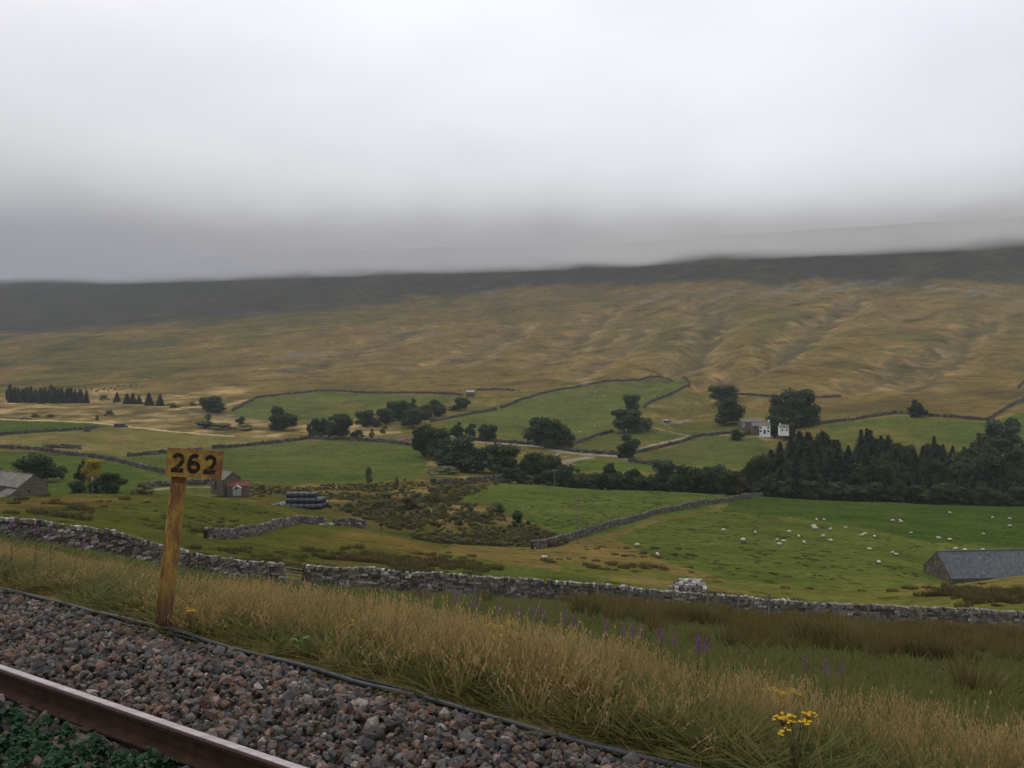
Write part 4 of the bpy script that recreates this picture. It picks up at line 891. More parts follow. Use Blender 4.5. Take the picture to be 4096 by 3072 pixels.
T = [
 # kind, cx, base, top, w, label
 ('bush',104,400,394,9,'low round bush right of the dark conifer strip','bush'),
 ('conifer',117,402,391.5,7,'leftmost of the small conifers right of the dark conifer strip','tree'),
 ('conifer',127,404,392.5,9,'second small conifer from the left in the short row by the straw bank','tree'),
 ('conifer',133,404,392,8,'conifer in the middle of the short row, tight against its neighbours','tree'),
 ('conifer',139,404,394,8,'conifer at the right of the tight clump in the short row','tree'),
 ('conifer',149,405,391.5,9,'tall conifer second from the right in the short row','tree'),
 ('conifer',160,405.5,393,9,'rightmost conifer of the short row by the straw bank','tree'),
 ('bush',173,407.5,402,14,'low dark scrub patch right of the short conifer row','bush'),
 ('bush',193,405.5,400.5,8,'small grey bush on the pale bank before the round lone tree','bush'),
 ('oak',212,412,396,26,'lone round tree beside the curving beck at upper left','tree'),
 ('thorn',208,421,411,7,'narrow dark bush just below the lone beckside tree','bush'),
 ('darkbush',205,428,419,24,'broad dark bush below the lone beckside tree','bush'),
 ('bush',222,429,422,26,'spreading scrub right of the broad dark beckside bush','bush'),
 ('bush',245,430,423.5,20,'end of the beckside scrub, thin and low','bush'),
 ('darkbush',241,424,415,11,'small rounded dark bush on the beck bank right of the lone tree','bush'),
 ('bush',109,416,409.5,9,'rounded bush on the straw bank above the dark feed stack','bush'),
 ('bush',97,420,414.5,5,'tiny thorn bush on the straw bank','bush'),
 ('bush',35,417,412,8,'faint scrub bush on the far left straw bank','bush'),
 ('bush',50,418,413.5,9,'second faint scrub bush on the far left straw bank','bush'),
 ('round',36,482,454.5,38,'large dark round tree behind the slate roofed left barn','tree'),
 ('thorn',62,479,461,12,'thin wispy young tree between the round farm tree and the golden tree','tree'),
 ('tall',82,482,459,13,'dark narrow tree tucked left of the golden tree','tree'),
 ('gold',94,485,456.5,26,'golden yellow conical tree among the left farm trees','tree'),
 ('darkbush',76,492.5,477,22,'dark bush in front of the golden tree on its left','bush'),
 ('darkbush',97,492.5,474,20,'dark green bush right under the golden tree','bush'),
 ('tall',112,492.5,472,25,'dark pointed tree right of the golden tree','tree'),
 ('bush',143,494,478,23,'round brownish green bush beside the farm track','bush'),
 ('round',282,430.5,406.5,25,'full round tree standing alone left of the wooded beck','tree'),
 ('rusty',309,436,421,8,'brownish slim tree at the left end of the beckside trees','tree'),
 ('willow',319,438,417,17,'soft green tree left in the beckside trees','tree'),
 ('tall',329,436,416,12,'slim tree between the soft green and the dark beckside trees','tree'),
 ('round',341,438.5,414,22,'dark rounded beckside tree above the wide green pasture','tree'),
 ('darkbush',357,438.5,428,16,'low dark bush on the right of the dark beckside tree','bush'),
 ('thorn',372,440,427,7,'upright dark bush at the field wall corner','bush'),
 ('bush',384,433,424,8,'small lone bush on the gravelly bank','bush'),
 ('round',365,427,409,18,'left tree of the upper wooded group','tree'),
 ('rusty',375,427,415,14,'rusty brown low tree in the upper wooded group','tree'),
 ('round',385,424,408,18,'middle tree of the upper wooded group','tree'),
 ('round',398,421,399,20,'tall dark tree of the upper wooded group','tree'),
 ('tall',411,420,397.5,17,'tallest tree crown of the upper wooded group','tree'),
 ('oak',413,427,407,23,'broad dark tree in front of the upper wooded group','tree'),
 ('rusty',427,419,404,14,'russet tree near the right end of the upper wooded group','tree'),
 ('round',437,416,400,19,'rounded tree at the right end of the upper wooded group','tree'),
 ('oak',461,410,396.5,17,'dark tree just in front of the little field barn','tree'),
 ('bush',451,410,404.5,9,'low bush left of the tree by the little field barn','bush'),
 ('tall',457,437.5,421,14,'left of three upright trees standing in a row by the lane','tree'),
 ('tall',471,439,423.5,12,'middle of three upright trees standing in a row by the lane','tree'),
 ('round',488,441,423.5,17,'right of three upright trees standing in a row by the lane','tree'),
 ('oak',425,457,424,24,'tall pale topped tree at the pasture corner','tree'),
 ('round',437,459,428,24,'dark tree behind the grey willow at the pasture corner','tree'),
 ('willow',459,471,434,44,'huge grey green willow right of the wide pasture','tree'),
 ('willow',476,472,446,24,'right shoulder of the grey green willows beside the dark tree','tree'),
 ('round',501,474,444,33,'big nearly black tree right of the grey willow','tree'),
 ('bush',444,474,464,34,'low grey scrub beneath the grey willow','bush'),
 ('bush',368,484,465,10,'pointed thorn bush at the lower edge of the wide green pasture','bush'),
 ('thorn',397,484,475,5,'tiny sapling right of the pointed thorn bush','bush'),
 ('oak',545,447.5,416,33,'grand lone oak on the hillside pasture edge','tree'),
 ('oak',561,448,425,24,'lower companion of the grand lone oak on its right','tree'),
 ('round',632,412,394.5,16,'small round topped tree above the broad dark farm tree','tree'),
 ('oak',628,432,408,33,'broad dark tree beside the ruined stone barn','tree'),
 ('thorn',647,431,414,15,'thin wispy tree right of the broad dark farm tree','tree'),
 ('tall',629,457.5,434.5,22,'upright dark tree beside the forked lane','tree'),
 ('round',723,401,384,25,'round tree uphill of the white farmhouse','tree'),
 ('round',732,424,397,30,'big round tree left of the white farmhouse','tree'),
 ('darkbush',736.5,440,427,17,'round bush on the pasture below the white farmhouse','bush'),
 ('bush',748,434.5,424.5,9,'small thorn bush against the front of the stone barn','bush'),
 ('round',780,426,396,24,'left tree of the big group behind the white farmhouse','tree'),
 ('round',799,425,389,31,'flat topped tallest tree behind the white farmhouse','tree'),
 ('round',809,426,402,22,'right tree of the big group behind the white farmhouse','tree'),
 ('tall',795,428,408,26,'low dark tree filling the group behind the white farmhouse','tree'),
 ('round',775,438,415,17,'dark tree standing right in front of the white farmhouse','tree'),
 ('round',787,440,421,17,'bush in front of the white gabled cottage','bush'),
 ('tall',917,417,398.5,17,'lone dark tree on the wall line at upper right','tree'),
 ('bush',524,484,479,5,'tiny thorn on the pasture bank left of the near telegraph pole','bush'),
]
for kd, cx, bs_, tp_, w_, lab, ct_ in T: tpx(kd, cx, bs_, tp_, w_, lab, cat=ct_, ymin=190 if bs_ > 470 else 260)
# trees standing in the wooded beck below the pasture edge (their feet are hidden by the bank)
for kd, cx, tp_, w_, Y, lab in (
 ('tall',513,452,11,345,'slim tree right of the nearly black tree at the beck'),('tall',524,453,18,335,'first rounded tree of the beck wood right of the black tree'),
 ('round',536,452.5,18,340,'second tree of the beck wood, with a level top'),('round',551,454,22,330,'third tree of the beck wood behind the telegraph pole'),
 ('willow',566,464,20,318,'pale low tree of the beck wood right of the telegraph pole'),('thorn',578,464,14,316,'thin topped tree of the beck wood beside the pale one'),
 ('darkbush',594,470,24,312,'low dark bush of the beck wood before the bright green strip'),('round',610,466,22,312,'tree of the beck wood with a small raised top'),
 ('tall',611,463,11,318,'slender spire poking out of the beck wood'),('willow',624,470,17,310,'soft brownish tree in the middle of the beck wood'),
 ('round',636,469.5,20,308,'rounded olive tree in the middle of the beck wood'),('darkbush',648,472,19,306,'dark bush hanging over the pasture bank'),
 ('willow',665,459,30,325,'tall feathery tree rising in the middle of the beck wood'),('round',679,466,24,310,'dark dense tree right of the feathery tree'),
 ('oak',692,465.5,25,312,'broad dark tree of the beck wood with a flat top'),('round',704,466,22,310,'dark tree of the beck wood above the pasture bank'),
 ('willow',717,464,24,322,'greyish tree of the beck wood near the wall end'),('round',731,470,24,306,'last broad tree of the beck wood before the conifers'),
 ('rusty',742,472,16,302,'brownish tree where the beck wood meets the conifers'),('round',749,461,24,330,'dark tree leading into the conifer plantation'),
 ('round',763,455,26,345,'large dark tree at the left corner of the conifer plantation')):
    tpx(kd, cx, 500, tp_, w_, lab, 'trees of the beck wood', Y=Y)
for k in range(30):
    px = 752 + k * 11.2 + R.uniform(-3, 3); Y = R.uniform(301, 306); g = at(px, Y); h = R.uniform(4.0, 7.5)
    tree(('willow', 'round', 'darkbush', 'darkbush')[k % 4], g, h * 1.5, h, ordn(k + 1) + ' low tree from the left in the fringe along the plantation foot', 'low fringe of the plantation')
for k in range(26):
    px = 512 + k * 9.6 + R.uniform(-3, 3); Y = R.uniform(313, 330); g = at(px, Y); h = R.uniform(3.5, 6.5)
    tree(('willow', 'darkbush', 'bush', 'round')[k % 4], g, h * 1.5, h, ordn(k + 1) + ' low bush from the left in the undergrowth of the beck wood', 'undergrowth of the beck wood', 'bush')
tpx('willow', 1004, 443, 417, 32, 'big soft green broadleaf tree above the right end of the plantation', Y=455)
tpx('round', 1000, 443, 436, 20, 'dark lower tree under the big broadleaf tree at the plantation end', Y=440)
# far conifer strip
for k in range(24):
    cx = 8 + k * 3.4 + R.uniform(-1, 1)
    tpx('conifer' if k % 3 else 'round', cx, 400, (386 if k < 20 else 388.5) + R.uniform(-1.6, 3.2), R.uniform(6, 9.5), ordn(k + 1) + ' dark tree from the left in the dense strip on the far valley side', 'conifers of the far left strip', Y=790 + R.uniform(-15, 15))
for k in range(5): tpx('conifer', -8 - k * 4, 400, 389 + R.uniform(-1, 2), 7, ordn(k + 1) + ' conifer of the strip beyond the left picture edge', 'conifers of the far left strip', Y=790)
for q_s, (cx, cy) in enumerate(sorted(((85,386),(92,388),(98,389),(104,388),(111,386),(118,385),(124,384),(131,384.5),(136,383),(108,389),(96,390),(115,388)))):
    Y = findY(cx, cy + 2, 700, 1400); tree('bush', at(cx, Y), 2.6, 2.4, f'{ordn(q_s + 1)} tiny dark sapling from the left on the pale moor edge above the left conifers', 'saplings on the moor edge', 'bush')
# the plantation
sil = [(745, 462), (760, 450), (770, 444), (782, 434), (795, 430), (806, 428), (815, 430), (824, 433), (836, 434), (848, 444), (858, 436), (866, 428), (878, 430), (888, 434), (900, 440), (912, 444), (925, 443), (938, 440), (950, 446), (962, 446), (972, 440), (979, 431), (986, 444), (1000, 448), (1015, 440), (1040, 436), (1090, 440)]
sx_ = [a_ for a_, _ in sil]; sy_ = [b_ for _, b_ in sil]
for row, (Y, dt, step, frm) in enumerate(((415, 0, 10.5, 776), (392, 5, 11, 770), (368, 10, 12, 762), (348, 17, 12.5, 752), (330, 25, 13, 746), (316, 33, 14, 742), (306, 44, 15, 748))):
    px = frm + R.uniform(0, 6); kk = 0
    while px < 1090:
        Yj = Y + R.uniform(-7, 7); tp_ = np.interp(px, sx_, sy_) + dt + R.uniform(-3, 5)
        k = R.random(); kd = 'conifer' if k < .80 else 'larch' if k < .86 else 'round' if k < .94 else 'tall'
        lab = ('dark spruce in the back row of the dense plantation', 'dark spruce in the second row from the back of the plantation', 'dark spruce in the third row from the back of the plantation', 'dark spruce in the middle row of the plantation', 'dark spruce in the third row from the front of the plantation', 'dark spruce in the second row from the front of the plantation', 'dark spruce in the front row of the plantation')[row]
        if kd == 'larch': lab = 'brownish conifer standing out among the dark plantation spruces'
        if kd in ('round', 'tall'): lab = 'broadleaf tree mixed among the dark plantation spruces'
        kk += 1; lab = lab.replace('dark spruce', ordn(kk) + ' tree from the left,', 1) if kd == 'conifer' else ordn(kk) + ' tree in ' + ('the back row', 'the second row from back', 'the third row from back', 'the middle row', 'the third row from front', 'the second row from front', 'the front row')[row] + ' of the plantation, a ' + ('brownish conifer' if kd == 'larch' else 'broadleaf')
        g = at(px, Yj); ztop = CZ - (tp_ - YH) / F * Yj; h = max(5, ztop - g.z)
        tree(kd, g, h * R.uniform(.72, 1.0) * (1.0 if kd in ('conifer', 'larch') else 1.25), h, lab, 'trees of the dark plantation')
        px += step * R.uniform(.75, 1.2)
for cx, tp_, lab in ((822, 428, 'thin spire topped spruce at the left of the plantation skyline'), (861, 427, 'left of two twin spruce spires on the plantation skyline'), (867, 425.5, 'right of two twin spruce spires on the plantation skyline'), (888, 433, 'slim spruce spire right of the twin spires'), (934, 434, 'pointed spruce on the low middle of the plantation skyline')):
    g = at(cx, 405); h = CZ - (tp_ - YH) / F * 405 - g.z; tree('conifer', g, h * .50, h, lab)
g = at(979, 385); h = CZ - (430 - YH) / F * 385 - g.z; tree('larch', g, h * .60, h, 'broad brownish conifer cone near the right of the plantation')
# scrub of the marsh
MP = P((500,1050),(620,1055),(900,1045),(960,1030),(1100,1040),(985,1085),(1060,1105),(1180,1150),(1200,1175),(1100,1195),(960,1185),(830,1125),(720,1105),(690,1070),(500,1065))
MS = []
while len(MS) < 120:
    px, py = R.uniform(225, 560), R.uniform(480, 556)
    if not inpoly(np.array([px]), np.array([py]), MP)[0]: continue
    Y = findY(px, py, 150 if px > 366 else 190, 330)
    if Y < 151: continue
    MS.append((px, py, Y))
MS.sort()
for cnt, (px, py, Y) in enumerate(MS):
    h = R.uniform(.6, 1.7) if cnt % 5 else R.uniform(1.8, 3.2); k = R.random()
    kd = 'bush' if k < .80 else 'darkbush' if k < .85 else 'rusty' if k < .92 else 'thorn'
    lab = {'bush': 'low olive thorn scrub growing in the brown marsh', 'darkbush': 'small dark green bush in the brown marsh', 'rusty': 'brownish bush in the rough marsh', 'thorn': 'upright sapling in the rough marsh'}[kd]
    lab = ordn(cnt + 1) + ' from the left: ' + lab if cnt < 78 else ordn(len(MS) - cnt) + ' from the right: ' + lab
    tree(kd, at(px, Y), h * R.uniform(1.0, 1.9), h, lab, 'scrub bushes of the marsh', 'bush')

# ------------------------------------------------------------------ buildings
def house(label, cat, p, rz, L, Wd, he, hr, wallm, roofm, name='stone_barn', chim=(), doors=(), wins=(), lean=None, roof_over=.15, base=1.5, rooflab=None):
    "gabled building, ridge along local x; p is the middle of its floor"
    r = empty(name, p, rz); hx, hy = L/2, Wd/2
    q = MB(); q.add([(-hx,-hy,-base),(hx,-hy,-base),(hx,hy,-base),(-hx,hy,-base),(-hx,-hy,he),(hx,-hy,he),(hx,hy,he),(-hx,hy,he),(-hx,0,hr),(hx,0,hr)],
        [(0,1,5,4),(1,2,6,9,5),(2,3,7,6),(3,0,4,8,7),(3,2,1,0),(4,5,9,8),(6,7,8,9)])
    q.build('wall', wallm, r)
    o_ = roof_over; k = (hr - he) / hy; ez = he - k * o_
    q = MB()
    for s_ in (-1, 1):
        a_ = [(-hx-o_, s_*(hy+o_), ez+.02), (hx+o_, s_*(hy+o_), ez+.02), (hx+o_, 0, hr+.02), (-hx-o_, 0, hr+.02)]
        q.add(a_ + [(x, y, z + .14) for x, y, z in a_], [(3,2,1,0),(4,5,6,7),(0,1,5,4),(1,2,6,5),(2,3,7,6),(3,0,4,7)])
    rf = q.build('roof', roofm, r)
    q = MB(); q.box(-hx-o_+.02, hx+o_-.02, -.12, .12, hr+.10, hr+.24); q.build('ridge', roofm, rf)
    for (cx, cy, h_) in chim:
        q = MB(); q.box(cx-.4, cx+.4, cy-.3, cy+.3, hr-1.0, hr+h_); c_ = q.build('chimney', wallm, r)
        q = MB(); q.tube([(cx, cy, hr+h_-.02), (cx, cy, hr+h_+.45)], [.16, .13], 8); q.build('chimney_pot', M['pot'], c_)
    for (side, x, z, w_, h_, dm) in doors:
        yy = -hy - .03 if side < 0 else hy + .03
        q = MB(); q.box(x-w_/2, x+w_/2, min(yy, yy+.04*side) , max(yy, yy+.04*side)+.001, z, z+h_); q.build('door', dm, r)
    for (side, x, z, w_, h_) in wins:      # side: -1/1 long sides, -2/2 gables
        q = MB(); g_ = MB()
        if abs(side) == 1:
            y0 = side * hy
            for (a0, a1, b0, b1) in ((x-w_/2-.07, x-w_/2, z, z+h_), (x+w_/2, x+w_/2+.07, z, z+h_), (x-w_/2-.07, x+w_/2+.07, z-.09, z-.001), (x-w_/2-.07, x+w_/2+.07, z+h_+.001, z+h_+.08)):
                q.box(a0, a1, min(y0-.02*side, y0+.07*side), max(y0-.02*side, y0+.07*side), b0, b1)
            g_.box(x-w_/2+.002, x+w_/2-.002, min(y0-.02*side, y0+.02*side), max(y0-.02*side, y0+.02*side), z+.002, z+h_-.002)
        else:
            s2 = 1 if side > 0 else -1; x0 = s2 * hx
            for (a0, a1, b0, b1) in ((x-w_/2-.07, x-w_/2, z, z+h_), (x+w_/2, x+w_/2+.07, z, z+h_), (x-w_/2-.07, x+w_/2+.07, z-.09, z-.001), (x-w_/2-.07, x+w_/2+.07, z+h_+.001, z+h_+.08)):
                q.box(min(x0-.02*s2, x0+.07*s2), max(x0-.02*s2, x0+.07*s2), a0, a1, b0, b1)
            g_.box(min(x0-.02*s2, x0+.02*s2), max(x0-.02*s2, x0+.02*s2), x-w_/2+.002, x+w_/2-.002, z+.002, z+h_-.002)
        wn = q.build('window', M['white_paint'] if wallm is M['render_white'] else M['barn_stone'], r); g_.build('pane', M['glass'], wn)
    if lean:   # lean-to on side s: (side, x0, x1, depth, h_low, h_high, roof material, wall material)
        s_, x0, x1, dp, hl, hh2, rm, wm_ = lean; y0 = s_*(hy+.004); y1 = s_*(hy+dp)
        q = MB(); q.add([(x0,y0,-base),(x1,y0,-base),(x1,y1,-base),(x0,y1,-base),(x0,y0,hh2-.1),(x1,y0,hh2-.1),(x1,y1,hl-.1),(x0,y1,hl-.1)], [(3,2,1,0),(4,5,6,7),(0,1,5,4),(1,2,6,5),(2,3,7,6),(3,0,4,7)])
        q.build('lean_to', wm_, r)
        a_ = [(x0-.15,y0,hh2-.06),(x1+.15,y0,hh2-.06),(x1+.15,y1+s_*.2,hl-.10),(x0-.15,y1+s_*.2,hl-.10)]
        q = MB(); q.add(a_ + [(x, y, z+.1) for x, y, z in a_], [(3,2,1,0),(4,5,6,7),(0,1,5,4),(1,2,6,5),(2,3,7,6),(3,0,4,7)])
        q.build('lean_to_roof', rm, r)
    tag(r, label, cat); return r
def rzv(deg): return math.radians(deg)
# left farm barn: its gable looks to the right of the picture
p = at(15, 218); p.z = CZ - (503 - YH) / F * 218
house('large old slate roofed stone barn with a chimney and lean to at the left edge', 'barn', p, rzv(-30), 15.0, 7.6, 4.9, 7.4, M['barn_stone'], M['slate'], chim=((-6.6, 0, .9),),
      wins=((2, -1.0, 3.4, .5, .6), (-1, -1.5, 2.5, .9, 1.0)), lean=(-1, 3.4, 7.4, 3.0, 3.0, 4.5, M['slate'], M['barn_stone']))
p = at(-2, 205); p.z = CZ - (506 - YH) / F * 205
house('low stone outbuilding with a pale slab roof at the left edge of the farm', 'barn', p, rzv(-30), 8, 4.0, 1.8, 2.8, M['barn_stone'], M['slate'])
# barn behind the sign
p = at(226, 240); p.z = CZ - (488.5 - YH) / F * 240
house('grey stone barn with a red tin lean to just right of the number sign', 'barn', p, rzv(-42), 6.2, 5.2, 2.9, 4.7, M['barn_stone'], M['slate'], wins=((2, .6, 1.1, .5, .7),),
      doors=((-1, -.8, 0, 1.2, 1.9, M['dark_door']),))
p = at(238.5, 238); p.z = CZ - (490 - YH) / F * 238
house('low shed with a rusty red tin roof beside the grey stone barn', 'shed', p, rzv(14), 5.6, 3.6, 1.3, 2.3, M['barn_stone'], M['red_tin'], name='tin_shed')
p = at(237, 232); p.z = CZ - (489.5 - YH) / F * 232
house('tiny white gabled hut in front of the red roofed shed', 'hut', p, rzv(100), 1.4, 1.9, .35, .95, M['tin'], M['tin'], name='hut', doors=(), wins=((-2, 0, .2, .5, .4),))
# little field barn
p = onground(470.5, 397, 500, 1100)
house('little stone field barn with a pale roof under the moor wall', 'barn', p, rzv(-6), 7.0, 6.0, 4.6, 5.9, M['barn_stone'], M['tin'], wins=((-1, 1.4, 1.8, .7, .9),), doors=((-1, -1.6, 0, 1.2, 2.2, M['dark_door']),))
# white farmhouse group
Yf = 455
def fp(px, py, Y=Yf): q_ = at(px, Y); q_.z = CZ - (py - YH) / F * Y; return q_
house('long weathered stone barn left of the white farmhouse', 'barn', fp(749.5, 427, 475), rzv(6), 10.5, 5.6, 3.0, 4.5, M['barn_stone'], M['slate'], doors=((-1, -4.4, 0, 1.6, 2.3, M['tin']),), wins=((-1, 1.0, 2.0, .6, .7),))
house('white rendered farmhouse with a slate roof and a dark blue door', 'house', fp(763.5, 433.3), rzv(-8), 6.0, 5.4, 4.1, 5.9, M['render_white'], M['slate'], name='farmhouse', chim=((2.6, 0, 1.0),),
      doors=((-1, .2, 0, 1.1, 2.0, M['blue_paint']),), wins=((-1, -1.8, .9, .9, 1.0), (-1, 2.0, .9, .9, 1.0), (-1, -1.8, 2.7, .8, .9), (-1, 2.0, 2.7, .8, .9)),
      lean=None)
house('brownish stone wing joining the white farmhouse on its left', 'house', fp(755.2, 432, 455), rzv(-8), 3.4, 4.8, 3.3, 4.8, M['barn_stone'], M['slate'], name='farm_wing', wins=((-1, 0, 1.6, .8, .9),))
house('white gabled cottage half hidden behind the trees right of the farmhouse', 'house', fp(783.5, 432.5, 458), rzv(-5), 4.6, 4.2, 2.6, 4.0, M['render_white'], M['slate'], name='cottage', chim=((-1.8, 0, .7),), wins=((-1, 1.2, 1.0, .8, .9), (2, 0, 1.8, .6, .7), (-1, -1, 1.0, .8, .9)))
# big barn at the right edge
p = at(992, 131); p.z = CZ - (587 - YH) / F * 131
house('long grey roofed stone barn sunk behind the grassy mound at the right edge', 'barn', p, rzv(5), 17, 7.4, 2.3, 5.3, M['barn_stone'], M['roof_grey'], roof_over=.06)
# ruined barn beside the broad dark tree
rp = onground(648, 423.5, 430, 700); rr_ = empty('ruined_barn', rp, rzv(-10))
q = MB()
q.add([(-3.6,-2.6,-1),(-3.0,-2.6,-1),(-3.0,2.6,-1),(-3.6,2.6,-1),(-3.6,-2.6,2.6),(-3.0,-2.6,2.6),(-3.0,2.6,2.9),(-3.6,2.6,2.9),(-3.6,0,4.6),(-3.0,0,4.6)], [(0,1,5,4),(1,2,6,9,5),(2,3,7,6),(3,0,4,8,7),(4,5,9,8),(6,7,8,9)])
q.build('gable', M['barn_stone'], rr_)
for (y_, z1, z2, z3) in ((-2.6, 2.5, 1.4, 2.2), (2.0, 2.9, 2.4, 1.0)):
    q = MB(); q.add([(-2.99,y_,-1),(3.4,y_,-1),(3.4,y_+.6,-1),(-2.99,y_+.6,-1),(-2.99,y_,z1),(3.4,y_,z3),(3.4,y_+.6,z3),(-2.99,y_+.6,z1),(.4,y_,z2),(.4,y_+.6,z2)],
        [(0,1,5,8,4),(1,2,6,5),(2,3,7,9,6),(3,0,4,7),(4,8,9,7),(8,5,6,9)]); q.build('side_wall', M['barn_stone'], rr_)
tag(rr_, 'roofless ruined stone barn half hidden by the broad dark tree', 'ruin')

def stone_heap(label, p, w, h, n, colr):
    pos_ = []; 
    for k in range(n):
        a_ = R.uniform(0, 6.28); q_ = R.random() ** .5; pos_.append((math.cos(a_)*q_*w/2, math.sin(a_)*q_*w/3, (1-q_) * h * R.uniform(.5, 1)))
    o = stones('stone_heap', np.array(pos_), rng.uniform(.25, .6, n) * w / 8, np.array(colr)[None] * rng.uniform(.6, 1.3, (n, 1)), M['scree']); o.location = p; tag(o, label, 'stone heap')
stone_heap('tumbled reddish stone heap on the moor just above the hillside pasture wall', onground(587, 386.5, 700, 1300), 11, 4.5, 90, (.22, .165, .13))
stone_heap('pale boulder pile on the hillock right of the farm track', onground(700, 418, 400, 700), 3, 1, 14, (.2, .18, .15))
stone_heap('reddish gravel pile beside the big trees at the pasture corner', onground(405, 441, 330, 520), 7, 2.4, 50, (.22, .15, .115))
stone_heap('loose pale stones fallen from the collapsed knoll wall end', at(328, 138), 3.0, .5, 30, (.30, .28, .25))

# parked vehicle by the farm track
vp = onground(667, 422.5, 430, 620); van = empty('parked_van', vp, rzv(-4))
q = MB(); q.add([(-2.5,-.9,.35),(2.5,-.9,.35),(2.5,.9,.35),(-2.5,.9,.35),(-2.5,-.9,1.15),(2.5,-.9,1.10),(2.5,.9,1.10),(-2.5,.9,1.15),(-2.45,-.86,1.15)], [(3,2,1,0),(4,5,6,7),(0,1,5,4),(1,2,6,5),(2,3,7,6),(3,0,4,7)])
o = q.build('body', M['blue_paint'], van); bv = o.modifiers.new('bevel', 'BEVEL'); bv.width = .09; bv.segments = 2
q = MB(); q.add([(-2.45,-.86,1.12),(1.5,-.86,1.12),(1.5,.86,1.12),(-2.45,.86,1.12),(-2.35,-.78,1.72),(.85,-.78,1.72),(.85,.78,1.72),(-2.35,.78,1.72)], [(3,2,1,0),(4,5,6,7),(0,1,5,4),(1,2,6,5),(2,3,7,6),(3,0,4,7)]); q.build('cab', M['glass'], van)
q = MB(); q.add([(-2.55,-.86,1.73),(.95,-.86,1.73),(.95,.86,1.73),(-2.55,.86,1.73),(-2.45,-.8,1.98),(.85,-.8,1.98),(.85,.8,1.98),(-2.45,.8,1.98)], [(3,2,1,0),(4,5,6,7),(0,1,5,4),(1,2,6,5),(2,3,7,6),(3,0,4,7)]); q.build('roof', M['white_paint'], van)
for x_ in (-1.6, 1.6):
    for y_ in (-.86, .86):
        q = MB(); q.tube([(x_, y_-.1, .36), (x_, y_+.1, .36)], .36, 14); wh = q.build('wheel', M['rubber'], van); q = MB(); q.tube([(x_, y_-.105, .36), (x_, y_+.105, .36)], .18, 10); q.build('rim', M['tin'], wh)
tag(van, 'small blue vehicle with a white roof parked on the farm track', 'van')

# telegraph poles
def pole(label, p, h, arm=True, r=.13):
    o_ = empty('telegraph_pole', p); q = MB(); q.tube([(0, 0, -.6), (0, 0, h)], [r, r * .7], 8); q.build('pole', M['wood_pole'], o_)
    if arm:
        q = MB(); q.box(-.75, .75, -.05, .05, h - .55, h - .43); a_ = q.build('crossarm', M['wood_pole'], o_)
        for x_ in (-.65, .65): q = MB(); q.tube([(x_, 0, h-.43), (x_, 0, h-.25)], [.05, .03], 6); q.build('insulator', M['white_paint'], a_)
    tag(o_, label, 'telegraph pole'); return o_
g = onground(554.6, 484, 260, 300); pole('pale telegraph pole on the crest of the tufty pasture', g, 5.8)
g = onground(577.7, 543.6, 150, 200); pole('thin tall telegraph pole beside the middle drystone wall', g, 8.3, r=.10)
g = onground(459.6, 391, 600, 1200); pole('far thin telegraph pole left of the little field barn', g, 6.5, r=.15)
g = at(211, 226); pole('telegraph pole standing just left of the grey stone barn', g, 4.8, r=.12)
g = at(92.5, 206); o_ = pole('grey pole with a small pale box in front of the golden tree', g, 6.3, arm=False, r=.10)
q = MB(); q.box(-.18, .18, -.36, -.10, 4.9, 5.7); q.build('transformer_box', M['tin'], o_)

# silage bales
bm_ = MB(); nseg = 18
pr = [(-.60, .52), (-.57, .60), (-.30, .625), (.30, .625), (.57, .60), (.60, .52)]
for x_, r_ in pr:
    for k in range(nseg): bm_.v.append((x_, r_ * math.cos(6.2832*k/nseg), r_ * math.sin(6.2832*k/nseg)))
for i in range(len(pr)-1):
    for k in range(nseg): bm_.f.append((i*nseg+k, (i+1)*nseg+k, (i+1)*nseg+(k+1) % nseg, i*nseg+(k+1) % nseg))
bm_.f += [tuple(range(nseg)), tuple((len(pr)-1)*nseg+k for k in range(nseg))[::-1]]
BALE = bm_.mesh('silage_bale', M['bale'], True)
b0 = at(305.5, 180); gz0 = CZ - (508.5 - YH) / F * 180
names = ['first', 'second', 'third', 'fourth', 'fifth', 'sixth', 'seventh']
for tier, (rows_, off_) in enumerate(((3, -3.9), (2, -2.8), (1, -2.9))):
    for r_ in range(rows_):
        nb = (7, 6, 5)[tier]
        for k in range(nb):
            o = link('silage_bale', BALE); o.location = (b0.x + off_ + k * 1.235 + (r_ - 1) * .35 + R.uniform(-.04, .04), b0.y + (r_ - (rows_ - 1) / 2) * 1.24, gz0 + .62 + tier * 1.06 + R.uniform(-.02, .02)); o.rotation_euler = (R.uniform(0, 3), R.uniform(-.03, .03), R.uniform(-.05, .05) + .02)
            tn = ('bottom', 'middle', 'top')[tier]; rn = '' if rows_ == 1 else (' of the front row', ' of the back row')[1 if r_ == rows_ - 1 else 0] if r_ in (0, rows_ - 1) else ' of the hidden middle row'
            tag(o, f'{names[k]} black wrapped bale from the left in the {tn} tier{rn}', 'silage bale', 'black wrapped silage bales stacked behind the knoll')
for k in range(3):
    o = link('silage_bale', BALE); o.location = (b0.x - 5.9 + k * .5, b0.y - 1.4 + 1.3 * k, gz0 + .55); o.rotation_euler = (0, 0, .7 + k)
    tag(o, ('loose pale topped bale lying left of the stack, nearest the viewer', 'loose bale lying left of the stack, in the middle', 'loose bale lying left of the stack, farthest')[k], 'silage bale', 'black wrapped silage bales stacked behind the knoll')
p = onground(121, 427, 400, 620)
for k in range(5):
    for j in range(2 if k < 4 else 1):
        o = link('silage_bale', BALE); o.location = (p.x - 3.6 + k * 1.7, p.y + .2 * k, p.z + .6 + j * 1.1); o.scale = (1.3, 1.2, 1.0); tag(o, f'{names[k]} dark bale from the left in the distant {("lower", "upper")[j]} layer on the far left field', 'silage bale', 'dark bales on the far left field')
p = onground(26, 419.5, 420, 700)
